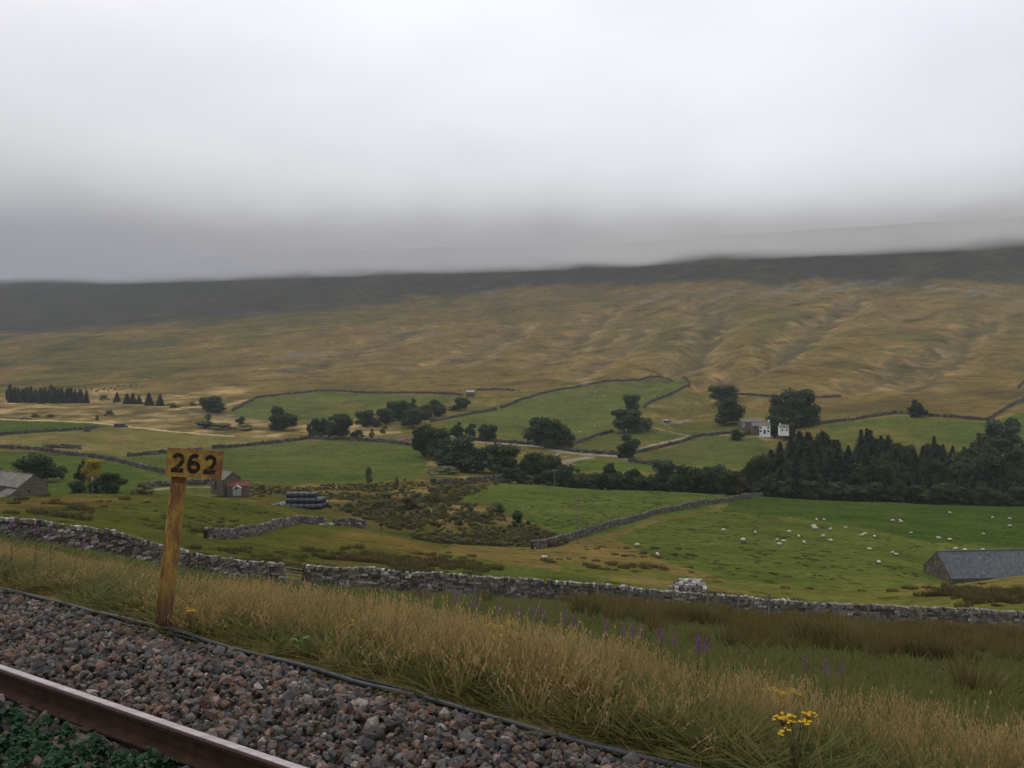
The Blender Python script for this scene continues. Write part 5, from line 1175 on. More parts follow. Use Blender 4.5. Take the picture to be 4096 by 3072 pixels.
for k in range(4):
    o = link('silage_bale', BALE); o.location = (p.x - 3 + k * 2.0, p.y, p.z + .6 + (.7 if k == 1 else 0)); o.scale = (1.5, 1.2, 1); tag(o, f'{names[k]} grey blue bale from the left in the far corner of the left field', 'silage bale', 'grey bales at the far left field corner')
p = onground(87, 431.5, 380, 620)
tr = empty('feed_trough', p); 
q = MB(); q.add([(-1.6,-.5,.15),(1.6,-.5,.15),(1.6,.5,.15),(-1.6,.5,.15),(-1.8,-.65,.95),(1.8,-.65,.95),(1.8,.65,.95),(-1.8,.65,.95),(-1.6,-.5,.8),(1.6,-.5,.8),(1.6,.5,.8),(-1.6,.5,.8)], [(3,2,1,0),(0,1,5,4),(1,2,6,5),(2,3,7,6),(3,0,4,7),(4,5,9,8),(5,6,10,9),(6,7,11,10),(7,4,8,11),(8,9,10,11)]); q.build('trough', M['dark_door'], tr)
for x_ in (-1.3, 1.3): q = MB(); q.box(x_-.08, x_+.08, -.4, .4, -.2, .149); q.build('leg', M['rail_rust'], tr)
tag(tr, 'dark feed trough on the wall line of the far left field', 'trough')
p = onground(60, 429.8, 380, 620); tr = empty('water_trough', p)
q = MB(); q.add([(-1.7,-.5,-.1),(1.7,-.5,-.1),(1.7,.5,-.1),(-1.7,.5,-.1),(-1.9,-.6,.7),(1.9,-.6,.7),(1.9,.6,.7),(-1.9,.6,.7),(-1.7,-.45,.5),(1.7,-.45,.5),(1.7,.45,.5),(-1.7,.45,.5)], [(3,2,1,0),(0,1,5,4),(1,2,6,5),(2,3,7,6),(3,0,4,7),(4,5,9,8),(5,6,10,9),(6,7,11,10),(7,4,8,11),(8,9,10,11)]); q.build('basin', M['white_paint'], tr)
tag(tr, 'white trough lying in the bright far left field', 'trough')

# ------------------------------------------------------------------ sheep
def sheep_mesh(graze=True, lie=False):
    q = MB(); lz = -.30 if lie else 0
    body = [((-.50, 0, .62), .07), ((-.46, 0, .64), .17), ((-.34, 0, .65), .25), ((-.1, 0, .64), .285), ((.14, 0, .65), .275), ((.32, 0, .67), .235), ((.43, 0, .69), .17)]
    neck = [((.52, 0, .62), .12), ((.60, 0, .47), .10), ((.66, 0, .33), .085)] if graze else [((.52, 0, .78), .13), ((.58, 0, .90), .11), ((.64, 0, .98), .10)]
    P_ = body + neck; q.tube([(a_[0], a_[1], a_[2] + lz) for a_, _ in P_], [r_ for _, r_ in P_], 10)
    nf = len(q.f); h0 = Vector(neck[-1][0]) + Vector((0, 0, lz)); d_ = Vector((.10, 0, -.22)) if graze else Vector((.22, 0, -.07))
    q.tube([h0 - d_*.05, h0 + d_*.35, h0 + d_*.8, h0 + d_*1.05], [.075, .08, .055, .03], 8)
    for s_ in (-1, 1): q.tube([h0 + Vector((0, .06*s_, .02)), h0 + Vector((-.02, .15*s_, .03))], [.03, .012], 5)
    for x_ in (-.33, .28):
        for s_ in (-1, 1):
            if lie: q.tube([(x_, .16*s_, .20), (x_+.16, .2*s_, .06)], [.06, .035], 6)
            else: q.tube([(x_, .13*s_, .52), (x_+.01, .13*s_, .25), (x_, .13*s_, 0)], [.075, .038, .034], 6)
    return mesh_np('sheep', q.v, q.f, [M['wool'], M['sheep_dark']], True, mi=[0]*nf + [1]*(len(q.f)-nf))
SH = [sheep_mesh(True), sheep_mesh(False), sheep_mesh(True, True)]
A = lambda cx, cy, ox: (ox + cx / 6.19, 500 + cy / 6.19)
shp = [(A(132,197,768), 'grazing, alone at the upper left of the herd'), (A(191,225,768), 'seen end on, between two broadside sheep at the herd left'), (A(284,167,768), 'large one, first of a touching pair'), (A(293,180,768), 'smaller one of a touching pair, just below the larger'),
 (A(342,225,768), 'broadside in the middle of the left herd'), (A(388,253,768), 'walking, lower right of the left herd'), (A(387,182,768), 'right of the touching pair'), (A(301,121,768), 'end on at the top of the left herd'), (A(347,123,768), 'facing its end on neighbour at the top of the left herd'),
 (A(57,246,768), 'small one, leftmost of three close together'), (A(97,258,768), 'rightmost of three close together at the herd left'), (A(70,276,768), 'lowest of three close together at the herd left'), (A(223,264,768), 'end on, at the bottom of the left herd'), (A(482,169,768), 'tiny lamb alone between the two herds'),
 (A(583,220,768), 'front one of the overlapping pair in mid field'), (A(600,210,768), 'rear one of the overlapping pair in mid field'), (A(660,228,768), 'end on, right of the overlapping pair'), (A(627,299,768), 'lying in the middle of the field'), (A(772,127,768), 'left of three near the dark strip'), (A(815,122,768), 'small one above its neighbour near the dark strip'),
 (A(825,134,768), 'lower right of three near the dark strip'), (A(886,202,768), 'small one on the slope toward the right barn'), (A(771,327,768), 'lamb beside its mother in the lower field'), (A(793,336,768), 'ewe with a lamb in the lower field'), (A(687,393,768), 'nearest one of the whole field, end on'),
 (A(1055,237,768), 'left one above the barn roof'), (A(1125,247,768), 'right one above the barn roof'), (A(1125,77,768), 'alone under the plantation edge'), (A(1391,100,768), 'lying far right under the plantation'), (A(1495,115,768), 'upper of two at the right edge'), (A(1496,158,768), 'lower of two at the right edge'), (A(1333,208,768), 'small one in the rushy patch at right'),
 (A(1162,306,768), 'just over the left end of the barn ridge'), (A(1218,312,768), 'mostly hidden behind the barn ridge'), (A(1330,312,768), 'over the middle of the barn ridge'),
 (A(1309,187,512), 'broadside left of the whole herd'), (A(1506,203,512), 'end on, leftmost outlier near the herd'), (A(1430,255,512), 'large one facing left at the herd edge'), (A(776,283,512), 'grazing by the tan mound left of the field'), (A(900,340,512), 'end on by the tan mound, close to the near wall'),
 (A(200,355,512), 'resting on the tan ridge by the middle wall foot')]
for k, ((px, py), lab) in enumerate(shp):
    end = 'end on' in lab; me = SH[2] if 'lying' in lab or 'resting' in lab else SH[1] if 'walking' in lab else SH[0]
    o = link('sheep', me); p = onground(px, py + 1.6, 84, 300); o.location = p; sc_ = (1.0 if 'large' in lab else .60 if ('small' in lab or 'lamb' in lab or 'tiny' in lab) else .77)
    o.scale = (sc_, sc_, sc_); o.rotation_euler = (0, 0, (R.choice((1.45, 1.7, -1.5)) if end else R.choice((0, math.pi)) + R.uniform(-.6, .6)))
    tag(o, 'white sheep ' + lab, 'sheep', 'sheep in the right hand field')
A2 = lambda cx, cy: (512 + cx / 8.64, 350 + cy / 8.64)
farlab = ['far up the hillside pasture, leftmost', 'near the top wall of the hillside pasture', 'in the upper middle of the hillside pasture', 'in the centre of the hillside pasture', 'just left of the broad dark farm tree', 'low on the hillside pasture above the oak', 'at the right of the hillside pasture below the wall', 'at the right of the hillside pasture by the gully', 'on the tan patch by the lane', 'beside another on the tan patch by the lane', 'right of two on the tan patch by the lane']
for k, c_ in enumerate(((718,366),(710,405),(800,402),(640,457),(714,662),(590,712),(1290,353),(1350,380),(390,917),(405,901),(457,932))):
    px, py = A2(*c_); o = link('sheep', SH[k % 2]); p = onground(px, py + .4, 350, 1100); o.location = p; o.rotation_euler = (0, 0, R.choice((0, 3.14)) + R.uniform(-.5, .5)); o.scale = (1.15,)*3
    tag(o, 'distant white sheep ' + farlab[k], 'sheep', 'distant sheep on the hillside pastures')

# ------------------------------------------------------------------ near vegetation
def blades(name, m, n, h, spread, wid, lean, heads=0, seed=0, curve=.25, hlo=.6):
    r = np.random.default_rng(seed); v = []; f = []; c_ = []
    for k in range(n):
        a_ = r.uniform(0, 6.283); b_ = r.uniform(0, 6.283); rr0 = spread * math.sqrt(r.random()); x, y = rr0*math.cos(a_), rr0*math.sin(a_)
        L_ = h * r.uniform(hlo, 1.0); ln = lean * r.uniform(.2, 1.3) ; ox, oy = math.cos(b_), math.sin(b_)
        if lean > .25: ox, oy = math.cos(a_), math.sin(a_)
        fx, fy = -math.sin(b_ + 1), math.cos(b_ + 1); col_ = r.uniform(0, 1)
        b0_ = len(v)
        for (t_, w_) in ((0, 1.0), (.45, .85), (.8, .5), (1.0, .08)):
            off_ = ln * L_ * (t_ * .6 + curve * t_ * t_ * 1.6); zz = L_ * t_ * (1 - .12 * lean * t_)
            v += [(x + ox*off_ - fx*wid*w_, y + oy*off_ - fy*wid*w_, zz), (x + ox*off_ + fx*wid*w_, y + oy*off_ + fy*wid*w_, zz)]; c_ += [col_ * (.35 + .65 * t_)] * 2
        f += [(b0_, b0_+1, b0_+3, b0_+2), (b0_+2, b0_+3, b0_+5, b0_+4), (b0_+4, b0_+5, b0_+7, b0_+6)]
        if heads and r.random() < heads:
            for q_ in range(5):
                t_ = .80 + .05 * q_; off_ = ln * L_ * (t_ * .6 + curve * t_ * t_ * 1.6); zz = L_ * t_ * (1 - .12 * lean * t_); px_, py_ = x + ox*off_, y + oy*off_
                s_ = wid * r.uniform(2.0, 4.2); e_ = r.uniform(0, 6.28); ex, ey = math.cos(e_)*s_, math.sin(e_)*s_; b1 = len(v)
                v += [(px_, py_, zz-.012), (px_+ex, py_+ey, zz+.012), (px_+ex*.4, py_+ey*.4, zz+.045), (px_-ex*.3, py_-ey*.3, zz+.02)]; c_ += [r.uniform(.55, 1)] * 4; f.append((b1, b1+1, b1+2, b1+3))
    return mesh_np(name, v, f, m, False, np.stack([np.array(c_)]*3, 1))
def protos(key, meshes):
    c_ = bpy.data.collections.new(key)
    for k, me in enumerate(meshes): o = bpy.data.objects.new(f'{key}_{k}', me); c_.objects.link(o)
    return c_
def scatter(name, coll, pts, scl, label, cat, tilt=.08):
    n = len(pts); me = bpy.data.meshes.new(name); me.vertices.add(n); me.vertices.foreach_set('co', np.asarray(pts, np.float32).ravel())
    a_ = me.attributes.new('scl', 'FLOAT_VECTOR', 'POINT'); a_.data.foreach_set('vector', np.asarray(scl, np.float32).ravel())
    rt = np.stack([rng.normal(0, tilt, n), rng.normal(0, tilt, n), rng.uniform(0, 6.283, n)], 1)
    a_ = me.attributes.new('rot', 'FLOAT_VECTOR', 'POINT'); a_.data.foreach_set('vector', rt.astype(np.float32).ravel())
    o = link(name, me); g = bpy.data.node_groups.new(name + '_spread', 'GeometryNodeTree')
    g.interface.new_socket('Geometry', in_out='INPUT', socket_type='NodeSocketGeometry'); g.interface.new_socket('Geometry', in_out='OUTPUT', socket_type='NodeSocketGeometry')
    gi = g.nodes.new('NodeGroupInput'); go = g.nodes.new('NodeGroupOutput'); ip = g.nodes.new('GeometryNodeInstanceOnPoints'); ci_ = g.nodes.new('GeometryNodeCollectionInfo')
    ci_.inputs['Collection'].default_value = coll; ci_.inputs['Separate Children'].default_value = True
    ip.inputs['Pick Instance'].default_value = True
    def attr(nm, ty): n_ = g.nodes.new('GeometryNodeInputNamedAttribute'); n_.data_type = ty; n_.inputs['Name'].default_value = nm; return n_.outputs['Attribute']
    g.links.new(gi.outputs[0], ip.inputs['Points']); g.links.new(ci_.outputs[0], ip.inputs['Instance'])
    rv = g.nodes.new('FunctionNodeRandomValue'); rv.data_type = 'INT'; rv.inputs[4].default_value = 0; rv.inputs[5].default_value = len(coll.objects) - 1
    g.links.new([s_ for s_ in rv.outputs if s_.type == 'INT'][0], ip.inputs['Instance Index'])
    er = g.nodes.new('FunctionNodeEulerToRotation'); g.links.new(attr('rot', 'FLOAT_VECTOR'), er.inputs[0]); g.links.new(er.outputs[0], ip.inputs['Rotation'])
    g.links.new(attr('scl', 'FLOAT_VECTOR'), ip.inputs['Scale']); g.links.new(ip.outputs[0], go.inputs[0])
    md = o.modifiers.new('spread', 'NODES'); md.node_group = g
    tag(o, label, cat, kind='stuff'); return o
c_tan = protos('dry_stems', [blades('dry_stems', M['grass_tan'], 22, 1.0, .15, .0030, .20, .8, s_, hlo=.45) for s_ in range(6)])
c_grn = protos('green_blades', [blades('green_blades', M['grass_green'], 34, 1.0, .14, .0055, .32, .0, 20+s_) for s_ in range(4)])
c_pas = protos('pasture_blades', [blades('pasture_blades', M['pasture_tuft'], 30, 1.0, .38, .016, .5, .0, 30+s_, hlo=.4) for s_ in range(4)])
RUSHM = [blades('rush_blades', M['rush'], 150, 1.0, .20, .011, .40, .0, 40+s_, curve=.15, hlo=.55) for s_ in range(4)]
c_rsh = protos('rush_blades', RUSHM)
TUSM = [blades('tussock_blades', M['tussock'], 190, .75, .52, .016, .30, .0, 70+s_, curve=.12, hlo=.3) for s_ in range(4)]
M['tuft_green'] = leafmat('dark_pasture_tuft', (0.022, 0.032, 0.008), (0.060, 0.070, 0.018), (0.07, 0.06, 0.02))
c_tuf = protos('tuft_blades', [blades('tuft_blades', M['tuft_green'], 90, 1.0, .5, .02, .4, .0, 80+s_, hlo=.3) for s_ in range(3)])
c_tus = protos('tussock_blades', TUSM)
def near_pts(n, f_w, dmax, pxlo=-60, pxhi=1100, dmin=5.0, ymax=60):
    "random ground points d metres from the track, thinned by f_w(px, py, d, x, y)"
    d = dmin + (dmax - dmin) * rng.random(n) ; s_ = rng.uniform(-26, 34, n); x = TD.x*s_ + TN.x*d; y = TD.y*s_ + TN.y*d
    px = 512 + x / np.maximum(y, .1) * F; ok = (y > 2.6) & (px > pxlo) & (px < pxhi) & (y < ymax); x, y, d, px = x[ok], y[ok], d[ok], px[ok]
    dr = drop_at(x, y); py = YH + dr / y * F; w = f_w(px, py, d, x, y); k = rng.random(len(x)) < w; return np.stack([x, y, CZ - dr], 1)[k], px[k], py[k], d[k]
hpx = lambda px: np.interp(px, [-60, 0, 160, 300, 420, 560, 700, 800, 1000, 1100], [.26, .29, .38, .48, .58, .60, .54, .50, .50, .50])
pn = lambda x, y, s_, sd_: np.clip(fbm(x / s_, y / s_, 3, sd_) * 1.6 + .5, 0, 1)
# tall dry grass of the verge
def w_tan(px, py, d, x, y):
    return np.clip(-.38 + 1.45 * pn(x, y, 1.0, 91), 0, 1) * np.interp(px, [0, 130, 330, 560, 720, 1024], [.75, .55, 1.0, .95, .42, .55]) * np.clip((d - 5.05) / .5, .15, 1) * np.clip((np.interp(px, [0, 400, 700, 1024], [11.5, 10.5, 10.5, 12.0]) - d) / 2.4, 0, 1)
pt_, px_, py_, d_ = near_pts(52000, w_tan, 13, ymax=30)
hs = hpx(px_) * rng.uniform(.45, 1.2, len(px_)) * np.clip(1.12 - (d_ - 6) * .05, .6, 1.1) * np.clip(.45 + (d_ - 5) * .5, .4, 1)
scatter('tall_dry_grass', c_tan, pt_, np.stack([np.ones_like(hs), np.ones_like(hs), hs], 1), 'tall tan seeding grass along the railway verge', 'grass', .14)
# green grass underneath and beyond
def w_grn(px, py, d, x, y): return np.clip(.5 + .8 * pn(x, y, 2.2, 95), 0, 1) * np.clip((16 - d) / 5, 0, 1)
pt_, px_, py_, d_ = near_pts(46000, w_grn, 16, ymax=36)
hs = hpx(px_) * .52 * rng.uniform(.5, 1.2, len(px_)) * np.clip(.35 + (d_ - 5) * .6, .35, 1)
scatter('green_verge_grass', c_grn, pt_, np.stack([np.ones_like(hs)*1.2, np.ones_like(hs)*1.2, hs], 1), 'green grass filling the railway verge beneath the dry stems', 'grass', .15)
def w_pas(px, py, d, x, y): return np.clip(.35 + .9 * pn(x, y, 3.5, 97), 0, 1)
pt_, px_, py_, d_ = near_pts(60000, w_pas, 60, dmin=9, ymax=60)
hs = rng.uniform(.07, .20, len(px_)) * np.clip(1.5 - d_ / 50, .7, 1.3)
scatter('pasture_grass', c_pas, pt_, np.stack([np.ones_like(hs), np.ones_like(hs), hs], 1), 'short rough pasture grass between the verge and the drystone wall', 'grass', .15)
# the rush bed on the right
def w_rush(px, py, d, x, y):
    lo_ = np.interp(px, [560, 590, 640, 700, 800, 900, 1024, 1100], [600, 618, 640, 652, 662, 668, 676, 680]); m_ = (px > 575) & (py < lo_) & (y < 56.5)
    return m_ * np.clip(-.75 + 1.9 * pn(x, y, 2.2, 101) + np.clip((px - 640) / 300, 0, .35), 0, 1) * .50
pt_, px_, py_, d_ = near_pts(30000, w_rush, 62, dmin=12, ymax=58)
hs = rng.uniform(.40, .95, len(px_)) * (.70 + .5 * pn(pt_[:, 0], pt_[:, 1], 3.0, 105))
scatter('rush_bed', c_rsh, pt_, np.stack([hs*1.15, hs*1.15, hs], 1), 'dense bed of dark olive brown rushes before the long drystone wall', 'rushes', .06)
# rough rushes on the knoll flank and the fold behind the wall
pts = []
for (x0, x1, y0, y1, Y0, Y1, n) in ((300, 446, 556, 574, 62, 120, 420), (0, 110, 503, 525, 70, 150, 130), (560, 680, 548, 575, 95, 150, 110), (900, 1060, 588, 602, 62, 100, 260), (700, 840, 592, 608, 62, 96, 130), (60, 300, 545, 566, 56, 95, 50), (430, 540, 556, 572, 70, 110, 60)):
    for k in range(n):
        p = onground(R.gauss((x0+x1)/2, (x1-x0)/3.2), R.gauss((y0+y1)/2, (y1-y0)/3.4), Y0, Y1)
        if float(pn(np.array([p.x]), np.array([p.y]), 9.0, 111)[0]) > R.uniform(.25, .75): pts.append(p)
hs = rng.uniform(.45, .95, len(pts)); scatter('rough_rushes', c_tus, [(p.x, p.y, p.z - .04) for p in pts], np.stack([hs*1.6, hs*1.6, hs*.8], 1), 'scattered brown rushes on the rough ground behind the near wall', 'rushes')
MPa = P((480,1046),(620,1052),(900,1043),(960,1024),(1110,1035),(980,1080),(1058,1100),(1180,1148),(1230,1174),(1130,1203),(960,1196),(800,1125),(710,1100),(660,1072),(480,1064))
gx = rng.uniform(222, 572, 9000); gy = rng.uniform(479, 557, 9000); k_ = inpoly(gx + rng.normal(0, 2.5, 9000), gy + rng.normal(0, 1.2, 9000), MPa); gx, gy = gx[k_], gy[k_]
YG = np.linspace(152, 328, 240); ptm = []; 
for cxp in range(222, 572, 5):
    m_ = (gx >= cxp) & (gx < cxp + 5)
    if not m_.any(): continue
    rows_ = YH + drop_at((cxp + 2.5 - 512) / F * YG, YG) / YG * F
    for a_, b_ in zip(gx[m_], gy[m_]):
        y_ = float(YG[np.argmin(np.abs(rows_ - b_))]) + R.uniform(-2, 2); ptm.append(((a_ - 512) / F * y_, y_))
ptm = np.array(ptm); zz_ = CZ - drop_at(ptm[:, 0], ptm[:, 1]); ptm = np.column_stack([ptm, zz_])
k_ = rng.random(len(ptm)) < np.clip(.10 + 1.3 * pn(ptm[:, 0], ptm[:, 1], 11.0, 141), 0, 1) * .75; ptm = ptm[k_]
c_scr = protos('low_scrub', [CM['bush'][0], CM['bush'][1], CM['rusty'][1], TUSM[0], TUSM[1], TUSM[2]])
hs = rng.uniform(.35, 1.05, len(ptm)); scatter('low_scrub', c_scr, ptm, np.stack([hs*1.9, hs*1.9, hs], 1), 'tangle of rusty green bog scrub and tussocks filling the marsh', 'scrub')
ptf = []
for n_, poly, y0, y1, lo_ in ((520, P((985,1075),(1040,1048),(1130,1036),(1300,1052),(1640,1066),(1500,1102),(1420,1116),(1250,1160),(1120,1118)), 160, 300, .25), (420, P((1650,1075),(2212,1105),(2212,1230),(1940,1262),(1700,1262),(1530,1238),(1390,1180),(1420,1130),(1580,1100)), 86, 310, .35),
    (200, P((500,970),(700,955),(890,965),(925,990),(890,1030),(600,1040),(480,1015)), 300, 600, .35), (140, P((220,1065),(600,1085),(640,1120),(480,1160),(330,1150)), 75, 175, .3)):
    xs_ = [a_ for a_, _ in poly]; ys_ = [b_ for _, b_ in poly]; YG = np.linspace(y0, y1, 400)
    qx = rng.uniform(min(xs_), max(xs_), n_ * 3); qy = rng.uniform(min(ys_), max(ys_), n_ * 3); k_ = inpoly(qx, qy, poly); qx, qy = qx[k_][:n_], qy[k_][:n_]
    for a_, b_ in zip(qx, qy):
        rows_ = YH + drop_at((a_ - 512) / F * YG, YG) / YG * F; y_ = float(YG[np.argmin(np.abs(rows_ - b_))]); x_ = (a_ - 512) / F * y_
        if float(pn(np.array([x_]), np.array([y_]), 16.0, 151)[0]) > R.uniform(lo_, .8): ptf.append((x_, y_, gz(x_, y_) - .02))
hs = rng.uniform(.12, .30, len(ptf)); scatter('field_tufts', c_tuf, ptf, np.stack([rng.uniform(.6, 1.7, len(ptf)), rng.uniform(.5, .9, len(ptf)), hs], 1), 'low dark tufts dotted over the grazed pastures', 'grass tufts')
# single clumps one can pick out
for k, (px, py, h, Y0, Y1, lab) in enumerate(((585.6, 622, 1.15, 28, 46, 'tall isolated rush clump left of the rush bed'), (484, 607, .8, 34, 52, 'dark rush clump near the wall, right of a close pair'), (421, 604, .75, 34, 52, 'right one of two dark rush clumps under the near wall'),
   (376, 600, .75, 34, 54, 'left one of two dark rush clumps under the near wall'), (972, 703, .8, 11, 20, 'dark leaning rush clump low in the right corner field'), (566, 603, .8, 36, 54, 'rush clump close under the wall above the isolated clump'),
   (14.6, 504, 1.0, 90, 150, 'rush clump at the far left of the knoll crest'), (22, 500, 1.0, 90, 150, 'rush clump on the knoll crest below the barn'), (44, 496.5, 1.0, 100, 160, 'rush clump on the knoll crest before the barn gable'), (76.6, 508, 1.1, 80, 150, 'tall rush clump in the middle of the knoll'),
   (72.8, 518, 1.1, 80, 150, 'large dark rush clump low on the knoll'), (84, 520, .9, 80, 150, 'rush clump just right of the large dark one'), (124.7, 500, 1.0, 100, 160, 'flat dark rush clump alone near the knoll top'), (35, 513, 1.0, 80, 150, 'rush clump on the left knoll slope'), (57, 517, 1.0, 80, 150, 'rush clump left of the large dark one on the knoll'),
   (199, 532, 1.1, 70, 140, 'dark rush clump just right of the sign post'), (438.5, 562, 1.1, 75, 120, 'rightmost dark rush clump on the fold behind the wall'), (417.5, 567, 1.1, 70, 120, 'dark rush clump left of the rightmost one behind the wall'), (358.6, 548, .8, 90, 130, 'small rush clump on the smooth slope, right of its neighbour'), (345.6, 549, .7, 90, 130, 'small rush clump on the smooth slope, left of its neighbour'))):
    o = link('rush_clump', (TUSM if Y0 > 60 else RUSHM)[k % 4]); o.location = onground(px, py, Y0, Y1); w_ = 1.7 if Y0 > 60 else 1.5; o.scale = (h * w_, h * w_, h); o.rotation_euler = (0.25 if 'leaning' in lab else 0, 0, R.uniform(0, 6)); tag(o, lab, 'rush clump')

# dockens and weeds
def leafy(name, m, n, L_, seed):
    r = random.Random(seed); q = MB()
    for k in range(n):
        a_ = r.uniform(0, 6.28); el = r.uniform(.25, 1.1); l_ = L_ * r.uniform(.6, 1); w_ = l_ * .20; ca, sa = math.cos(a_), math.sin(a_); z0 = r.uniform(0, L_ * .5)
        pp = []
        for t_, wf_ in ((0, .12), (.3, .8), (.6, 1), (.85, .6), (1, .05)):
            rr0 = l_ * t_ * math.cos(el); zz = z0 + l_ * t_ * math.sin(el) - l_ * .35 * t_ * t_
            pp += [(ca*rr0 - sa*w_*wf_, sa*rr0 + ca*w_*wf_, zz + .02 * wf_), (ca*rr0 + sa*w_*wf_, sa*rr0 - ca*w_*wf_, zz + .02 * wf_)]
        q.add(pp, [(2*i, 2*i+1, 2*i+3, 2*i+2) for i in range(4)])
    me = q.mesh(name, m); c_ = np.repeat(np.random.default_rng(seed).uniform(0, 1, n), 10); a_ = me.color_attributes.new('tint', 'FLOAT_COLOR', 'POINT'); cc2 = np.ones((len(c_), 4), np.float32); cc2[:, :3] = c_[:, None]; a_.data.foreach_set('color', cc2.ravel()); return me
DK = [leafy('docken', M['docken'], 16, .34, s_) for s_ in range(2)]
for px, d0, sc_, lab in ((489, 5.45, 1.0, 'bright green broad leaved weed at the foot of the tall dry grass'), (470, 5.7, .8, 'second broad leaved weed just left of the brightest one'), (400, 5.4, .7, 'small broad leaved weed beside the cable in mid verge'), (300, 5.3, .6, 'low green weed on the cable edge right of the sign'), (620, 5.9, .9, 'broad leaved weed above the cable near the bottom'), (175, 5.3, .5, 'small green weed right at the sign post foot'), (560, 5.5, .7, 'pale leaved weed leaning over the cable'), (700, 6.1, .9, 'dark leaved weed at the bottom edge of the verge')):
    u = (px - 512) / F; Y = d0 / (TN.y + TN.x * u); o = link('weed', DK[px % 2]); o.location = at(px, Y); o.scale = (sc_*.6,)*3; o.rotation_euler = (0, 0, R.uniform(0, 6)); tag(o, lab, 'weed')
c_wd = protos('moss_weed', [leafy('moss_weed', M['weed'], 22, .085, 60 + s_) for s_ in range(3)])
pts = []
for k in range(900):
    s_ = R.uniform(1.5, 6.5); d = R.uniform(2.1, 3.25)
    if float(fbm(np.array([s_ / .8]), np.array([d / .5]), 3, 131)[0]) > -.02 - .25 * (s_ > 3.2): p = TP(s_, d, 2.41); pts.append(tuple(p))
scatter('track_weeds', c_wd, pts, np.full((len(pts), 3), 1.0) * rng.uniform(.5, 1.1, (len(pts), 1)), 'green weeds growing between the rails at bottom left', 'weeds', .2)

# ragwort and willowherb
def ragwort(h, seed):
    r = random.Random(seed); q = MB(); hd = MB(); lf = MB()
    for k in range(7):
        a_ = r.uniform(0, 6.28); t_ = Vector((math.cos(a_) * r.uniform(.03, .16), math.sin(a_) * r.uniform(.03, .16), h * r.uniform(.78, 1.0)))
        q.tube([(0, 0, 0), (t_.x * .35, t_.y * .35, h * .5), t_], [.006, .005, .003], 5)
        for j in range(9):
            c_ = t_ + Vector((r.uniform(-.05, .05), r.uniform(-.05, .05), r.uniform(-.012, .02))); rr0 = r.uniform(.011, .018); b_ = [c_ + Vector((rr0*math.cos(6.283*i/7), rr0*math.sin(6.283*i/7), r.uniform(-.004, .004))) for i in range(7)]
            hd.add(b_ + [c_ + Vector((0, 0, .008))], [(i, (i+1) % 7, 7) for i in range(7)]); q.tube([t_ - Vector((0, 0, .05)), c_ - Vector((0, 0, .003))], .0018, 3)
    for k in range(16):
        a_ = r.uniform(0, 6.28); z_ = r.uniform(.1, .75) * h; l_ = r.uniform(.04, .09); ca, sa = math.cos(a_), math.sin(a_)
        lf.add([(0, 0, z_), (ca*l_*.6 - sa*.014, sa*l_*.6 + ca*.014, z_+.02), (ca*l_, sa*l_, z_+.015), (ca*l_*.6 + sa*.014, sa*l_*.6 - ca*.014, z_+.02)], [(0, 1, 2, 3)])
    return q.mesh('stalks', M['stem']), hd.mesh('flower_heads', M['yellow']), lf.mesh('leaves', M['stem'])
RG = [ragwort(.5, 1), ragwort(.5, 2)]
def topsolve(px, py, h, lo=4.5, hi=26):
    yy = np.linspace(lo, hi, 400); rows_ = YH + (drop_at((px-512)/F*yy, yy) - h) / yy * F; return float(yy[np.argmin(np.abs(rows_ - py))])
for k, (px, py, h, lo, hi, lab) in enumerate(((502, 661, .72, 7.0, 9.5, 'yellow ragwort in full flower in the middle of the verge'), (512, 668, .62, 6.8, 9, 'lower ragwort head tight against the large middle one'), (785, 694, .60, 5.5, 8.5, 'large yellow ragwort near the bottom right'), (774, 706, .5, 5.2, 8, 'second ragwort just below left of the large right one'), (190, 609, .22, 7.6, 9.5, 'low yellow flowers beside the sign post'), (346, 624, .34, 7.5, 9.5, 'faint ragwort among dry grass right of the sign'), (466, 679, .26, 6.4, 8.2, 'small ragwort left of the middle one'), (796, 722, .45, 5.0, 7.5, 'small ragwort at the foot of the large right one'))):
    Y = topsolve(px, py, h, lo, hi); r = empty('ragwort', at(px, Y), R.uniform(0, 6)); r.scale = (1.05, 1.05, 1) 
    sc_ = h / .56; 
    for nm, me in zip(('stalks', 'flower_heads', 'leaves'), RG[k % 2]): o = link(nm, me, r)
    r.scale = (sc_, sc_, sc_); tag(r, lab, 'ragwort')
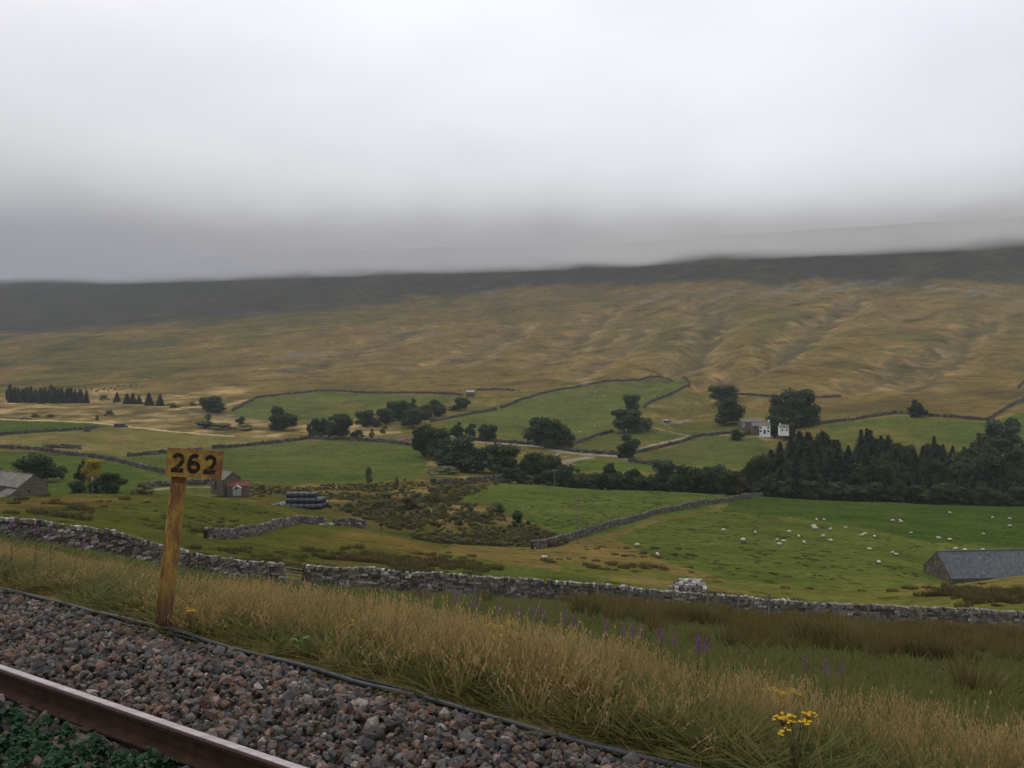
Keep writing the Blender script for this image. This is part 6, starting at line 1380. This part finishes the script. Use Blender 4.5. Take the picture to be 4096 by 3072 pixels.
def herb(seed):
    r = random.Random(seed); q = MB(); hd = MB(); q.tube([(0, 0, 0), (.02, .01, .45), (.03, .0, .98)], [.006, .005, .002], 5)
    for k in range(26):
        a_ = r.uniform(0, 6.28); z_ = r.uniform(.1, .72); l_ = r.uniform(.05, .10); ca, sa = math.cos(a_), math.sin(a_)
        q.add([(.02, 0, z_), (ca*l_*.5 - sa*.008, sa*l_*.5 + ca*.008, z_+.03), (ca*l_, sa*l_, z_+.02), (ca*l_*.5 + sa*.008, sa*l_*.5 - ca*.008, z_+.03)], [(0, 1, 2, 3)])
    for k in range(34):
        a_ = r.uniform(0, 6.28); z_ = .84 + .16 * k / 34; rr0 = .034 * (1.25 - (z_-.84) / .16); x, y = .03 + rr0*math.cos(a_), rr0*math.sin(a_); s_ = .012
        hd.add([(x-s_, y, z_), (x, y-s_, z_+.006), (x+s_, y, z_), (x, y+s_, z_-.004), (x, y, z_+s_)], [(0, 1, 4), (1, 2, 4), (2, 3, 4), (3, 0, 4), (3, 2, 1, 0)])
    return q.mesh('stalk', M['stem']), hd.mesh('flower_spike', M['purple'])
HB = [herb(1), herb(2), herb(3)]
hp = [(256+a_/6.19, 500+b_/6.19) for a_, b_ in ((690,595),(795,598),(1000,600),(1343,612),(1252,642),(475,590),(1520,718),(1360,740),(225,495),(340,540))] + \
     [(512+a_/6.19, 500+b_/6.19) for a_, b_ in ((52,765),(168,765),(395,750),(797,805),(195,860),(130,912),(325,950),(700,945),(745,930),(893,912),(1018,985),(1155,960),(935,1095),(1215,1070),(1150,1150),(1165,1105),(590,990))] + \
     [(768+a_/6.19, 500+b_/6.19) for a_, b_ in ((445,1190),(215,1235),(370,1185))] + [(a_/6.19, 500+b_/6.19) for a_, b_ in ((215,140),(305,155),(450,260),(530,245),(70,60))]
for k, (px, py) in enumerate(hp):
    h = .62 if px < 330 else .85; Y = topsolve(px, py, h, max(5.5 / (TN.y + TN.x * (px - 512) / F), 6), 26); r = empty('willowherb', at(px, Y), R.uniform(0, 6)); r.scale = (.7, .7, h)
    for nm, me in zip(('stalk', 'flower_spike'), HB[k % 3]): link(nm, me, r)
    side = 'left of the number sign' if px < 160 else 'right of the number sign in the dry grass' if px < 330 else 'in the middle of the dry grass' if px < 560 else 'on the green slope below the rushes' if px < 720 else 'near the right ragwort'
    tag(r, f'{ordn(sum(1 for q_ in hp if q_[0] <= px))} purple willowherb spike from the left, {side}', 'wildflower', 'purple willowherb of the verge, ' + side)
#@@END3
